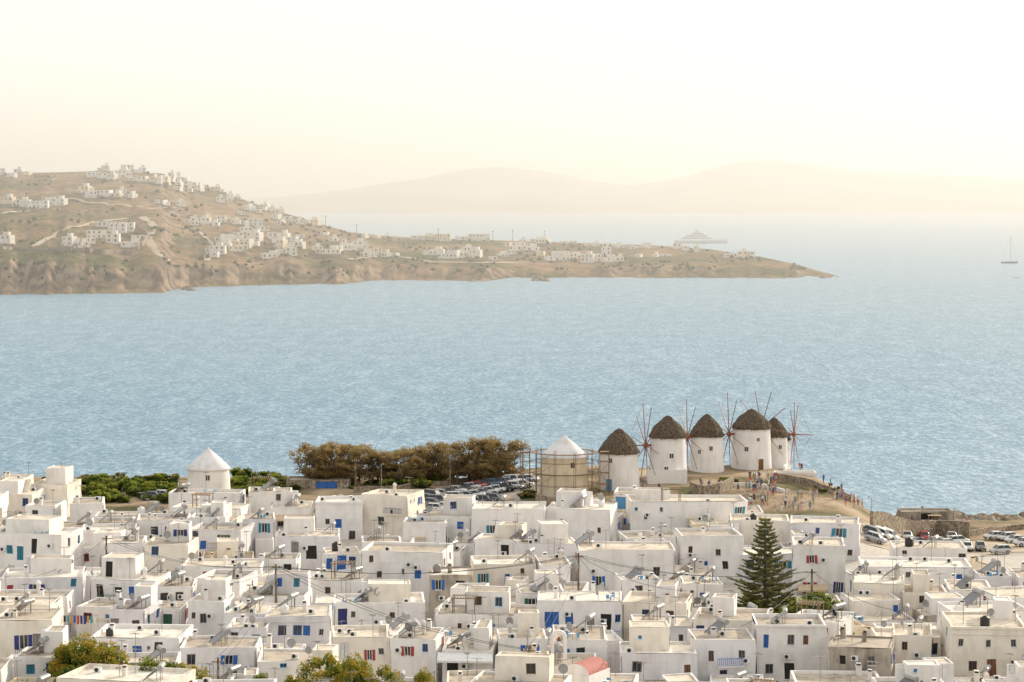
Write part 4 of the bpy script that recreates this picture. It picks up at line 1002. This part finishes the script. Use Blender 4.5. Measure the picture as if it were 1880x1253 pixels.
for px,py in [(1186,893),(1468,866),(1525,895),(1512,890),(1210,905),(1545,905),(1553,930),(1568,935),(1425,885),(1355,905),(1180,898),(1472,867)]: person(px,py)

# ---------------------------------------------------------------- hillside houses
def farhouse(p,w,h,d,wins=True):
    mb=MB(); n_=max(1,int(w/3)); ops=[]
    for i in range(n_):
        for s in range(max(1,int(h/3))):
            if R()<.75:
                u=w*(i+.3)/n_; ops.append((u,u+U_(.8,1.4),h-3*(s+1)+.7,h-3*(s+1)+2.2,random.choice('wco'),random.choice(['blue','grey','brown','teal'])))
    ops=[o for o in ops if o[1]<w-.1 and o[3]<h-.2 and o[2]>-2]
    ok=[]
    for o in ops:
        if not overlaps(o[0],o[1],o[2],o[3],ok,.05): ok.append(o)
    block(mb,0,0,w,d,0,h,random.choice(['far_white','far_white','white_c','white_b','cream','far_white']),'roof_a',ok,[],[],.3)
    if R()<.6: block(mb,w*.1,-3,w*.5,2.98,-1,h*.5,'far_white','roof_a',[(w*.1,w*.1+1.2,1.0,min(2.2,h*.5),'o','grey')] if h>5 else [],[],[],.3)
    if R()<.4: block(mb,w*.4,d*.3,w*.4,d*.5,h-.25,2.6,'far_white','roof_a',[],[],[],.2)
    mb.box(-2,w+2,-4.5,-3.9,-5,-.2,'stone')
    mb.build('hillside_house',p,math.radians(U_(-25,25)))
CLU=[(0,50,316,326,4,1),(165,240,322,334,9,.9),(182,205,310,316,2,.9),(232,268,312,318,3,1.1),(240,330,322,338,12,.85),(320,405,333,355,13,.85),(150,245,354,368,7,1.0),(5,115,376,386,7,1),(342,450,406,418,9,1),(450,488,416,430,3,1.1),(405,440,364,380,4,.9),(440,520,382,400,9,.85),(500,585,402,420,9,.8),(165,260,414,460,11,1.2),(115,165,452,462,3,1.2),(385,470,442,476,13,1.1),(485,548,447,478,8,1.0),(575,650,460,470,6,1.3),(655,722,454,474,6,1.0),(758,828,440,444,3,2.0),(838,895,440,444,2,2.2),(925,1000,446,472,9,1.1),(1010,1150,468,484,9,1.3),(785,880,466,480,7,1.3),(1070,1200,450,458,7,.8),(1240,1285,456,464,3,.8),(1330,1392,468,476,3,.9),(660,720,430,438,3,.7),(500,560,432,447,4,1.0),(280,340,372,392,3,.8),(1030,1060,446,450,2,.8),(960,1000,440,448,3,.8),(0,20,447,457,2,1),(590,640,430,450,3,.8),(900,930,470,478,2,.8),(1160,1240,462,476,3,.7)]
for a,b_,c,d,nn_,s in CLU:
    for i in range(nn_):
        px=a+(b_-a)*(i+.5)/nn_+U_(-4,4); py=U_(c,d)
        p=penpix(px,py); w=U_(5,12)*s; farhouse(Vector((p.x-w/2,p.y,p.z)),w,random.choice([3.0,3.4,3.6,5.5,6.0])*min(1.15,s),U_(6,9))
def penribbon(pix,w,mat,name,lift=.5,steps=8):
    W=[]
    for i in range(len(pix)-1):
        for k in range(steps): 
            t=k/steps; W.append(penpix(pix[i][0]*(1-t)+pix[i+1][0]*t,pix[i][1]*(1-t)+pix[i+1][1]*t))
    mb=MB(); rs=[]
    for i in range(len(W)-1):
        d=W[i+1]-W[i]; nn_=Vector((-d.y,d.x,0))
        if nn_.length<.01: continue
        nn_=nn_.normalized()*w/2
        rs.append([W[i]-nn_+Vector((0,0,lift*.2)),W[i]+Vector((0,0,lift)),W[i]+nn_+Vector((0,0,lift+.3))])
    mb.rings(rs,mat,True,False,False,closed=False); mb.build(name)
penribbon([(262,400),(285,418),(272,440),(285,465),(320,488)],6,'dirt_road_m','dirt_road')
penribbon([(0,395),(60,388),(130,370),(200,378),(270,385),(340,382)],4,'dirt_road_m','dirt_road')
penribbon([(60,455),(120,425),(180,408),(262,400)],4,'dirt_road_m','dirt_road')
penribbon([(380,480),(395,455),(370,430),(340,415)],4,'dirt_road_m','dirt_road')
penribbon([(640,478),(720,470),(790,482),(900,484),(1000,482)],3.5,'dirt_road_m','dirt_road')
def penwall(pix,h,mat,name):
    mb=MB(); W=[]
    for i in range(len(pix)-1):
        for k in range(10): t=k/10; W.append(penpix(pix[i][0]*(1-t)+pix[i+1][0]*t,pix[i][1]*(1-t)+pix[i+1][1]*t))
    rs=[[p+Vector((0,-.6,-1)),p+Vector((0,-.6,h)),p+Vector((0,.6,h)),p+Vector((0,.6,-1))] for p in W]
    mb.rings(rs,mat,False,True,True); mb.build(name)
for pts,h in [([(85,342),(105,330),(60,326)],2),([(250,415),(272,440),(250,468)],3),([(110,462),(180,466),(250,470)],3),([(375,478),(388,455)],3),([(300,395),(380,405)],2),([(0,458),(60,462),(110,466)],2),([(560,470),(640,476)],2)]: penwall(pts,h,'stone','dry_stone_wall')
mb=MB()
for _ in range(1100):
    px=U_(-60,1480); ry=interp(RG,px); sy=interp(SH,px); py=U_(ry+2,sy-14)
    if nz(px*.02,py*.05)<-.05: continue
    p=penpix(px,py); s=U_(.6,1.9)
    mat=random.choice(['leaf_m','tam_d','leaf_d','pine_d'])
    mb.lathe(p.x,p.y,[(s*.8,p.z-.3),(s*1.1,p.z+s*.4),(s*.7,p.z+s*.9),(s*.2,p.z+s*1.15)],7,mat,jit=.5)
mb.build('hillside_scrub')
for px,py in [(598,412),(655,432),(805,440),(905,440),(941,441),(1000,440)]:
    p=penpix(px,py+3); mb=MB(); mb.tube((0,0,-1),(0,0,11),.25,'bark',5,.18); mb.box(-1.2,1.2,-.1,.1,10,10.25,'bark'); mb.build('utility_pole',p)

# ---------------------------------------------------------------- rocks, boats
def rock(p,s,name='sea_rock'):
    mb=MB(); rs=[]
    sd=R()*50
    for i in range(6):
        ph=math.pi*(i/6)*.5+.02; z=math.sin(ph)*s*.55-.3; r=math.cos(ph)*s
        rs.append([(r*math.cos(t)*(1+.5*nz(math.cos(t)*1.5+sd,math.sin(t)*1.5,i*.4)),r*math.sin(t)*(1+.5*nz(math.cos(t)*2+sd,math.sin(t)*2,i*.4+3)),z*(1+.5*nz(t,i+sd))) for t in [2*math.pi*k/14 for k in range(14)]])
    mb.rings(rs,'rock',False,False,True); mb.build(name,p)
for px,py,s in [(990,515,6),(984,516,3.5),(1000,516,4),(1006,517,2),(866,517,3),(345,532,5),(352,534,3),(1512,511,3),(1524,510,2.5),(1538,509,1.5)]: rock(atZ(px,py,0),s)
for _ in range(44):
    px=U_(1640,1890); rock(atZ(px,U_(945,960),0.0),U_(.6,2.4))
Yp=atZ(1286,447,0); mb=MB()
def hull(mb,L,B,Hh,mat,bow=1):
    rs=[]
    for i in range(11):
        t=i/10; x_=-L/2+L*t; w=B/2*(math.sin(min(1,(1-t)*2.2)*math.pi/2))*(.85+.15*min(1,t*5)); sh=Hh*(1+.35*t*t); rake=L*.05*t
        rs.append([Vector((x_,-w*.6,-1)),Vector((x_+rake*.5,-w,sh*.5)),Vector((x_+rake,-w,sh)),Vector((x_+rake,w,sh)),Vector((x_+rake*.5,w,sh*.5)),Vector((x_,w*.6,-1))])
    mb.rings(rs,mat,True,True,True)
hull(mb,66,12,5,'whitep')
for x0,x1,b_,z0,z1 in [(-24,14,9.5,5.0,8.0),(-19,9,8.5,8.05,10.8),(-12,4,7,10.85,13.4),(-8,-1,5,13.45,15)]:
    mb.box(x0,x1,-b_/2,b_/2,z0,z1,'whitep'); mb.box(x0+2,x1+.3,-b_/2-.1,b_/2+.1,z0+1.2,z0+1.8,'grey'); mb.box(x0-3,x1+1.5,-b_/2-.4,b_/2+.4,z1+.003,z1+.04,'whitep')
mb.tube((-5,0,15),(-5,0,21),.5,'whitep',6,.2); mb.tube((-3,0,15),(-5,0,19),.4,'whitep',6); mb.lathe(-7,0,[(.9,15.1),(1.2,16),(.6,17)],10,'whitep')
o=mb.build('motor_yacht',Yp,math.radians(-6))
Sp=atZ(1853,484,0); mb=MB(); hull(mb,15,4,1.5,'navy'); mb.box(-4,2,-1.1,1.1,1.6,2.3,'whitep'); mb.tube((1,0,1.5),(1,0,26),.2,'grey',6,.14); mb.tube((1,0,3),(-6,0,3),.2,'whitep',6)
mb.tube((8,0,2),(1,0,25),.08,'grey',4); mb.tube((-7,0,2),(1,0,25.5),.05,'grey',4); mb.tube((1,-1.2,14),(1,1.2,14),.06,'grey',4); mb.build('sailboat',Sp,.1)
Bp=atZ(1866,511,0); mb=MB(); hull(mb,6,2,.8,'whitep'); mb.box(-1,.8,-.6,.6,.9,1.6,'whitep'); mb.build('motorboat',Bp,.2)

# ---------------------------------------------------------------- light
EL=math.radians(20); AZ=math.radians(42)
sd=Vector((math.sin(AZ)*math.cos(EL),math.cos(AZ)*math.cos(EL),math.sin(EL)))
L=bpy.data.lights.new('sun','SUN'); L.energy=5.0; L.angle=math.radians(.6); L.color=(1,.89,.72)
lo=bpy.data.objects.new('sun',L); lo.rotation_euler=sd.to_track_quat('Z','Y').to_euler(); bpy.context.collection.objects.link(lo)
w=bpy.data.worlds.new('World'); bpy.context.scene.world=w; w.use_nodes=True; nt=w.node_tree; n=nt.nodes; l=nt.links
bg=n['Background']; bg.inputs['Strength'].default_value=.15
sky=n.new('ShaderNodeTexSky'); sky.sky_type='NISHITA'; sky.sun_disc=False; sky.sun_elevation=EL; sky.sun_rotation=AZ; sky.dust_density=4; sky.air_density=1.2
tc=n.new('ShaderNodeTexCoord'); dt=n.new('ShaderNodeVectorMath'); dt.operation='DOT_PRODUCT'; dt.inputs[1].default_value=tuple(sd); l.new(tc.outputs['Generated'],dt.inputs[0])
mr=n.new('ShaderNodeMapRange'); mr.inputs['From Min'].default_value=-.6; mr.inputs['From Max'].default_value=.45; mr.inputs['To Min'].default_value=.55; mr.inputs['To Max'].default_value=.97
l.new(dt.outputs['Value'],mr.inputs['Value'])
mx=n.new('ShaderNodeMixRGB'); mx.inputs[2].default_value=(8.1,7.85,7.15,1); l.new(mr.outputs[0],mx.inputs[0]); l.new(sky.outputs[0],mx.inputs[1]); l.new(mx.outputs[0],bg.inputs['Color'])

cam=bpy.data.cameras.new('camera'); cam.lens=85; cam.sensor_width=36; cam.clip_start=1; cam.clip_end=60000
co=bpy.data.objects.new('camera',cam); co.location=(0,0,HC); co.rotation_euler=(math.pi/2-PITCH,0,0); bpy.context.collection.objects.link(co)
sc=bpy.context.scene; sc.camera=co; sc.view_settings.view_transform='Standard'; sc.view_settings.look='None'; sc.view_settings.exposure=0
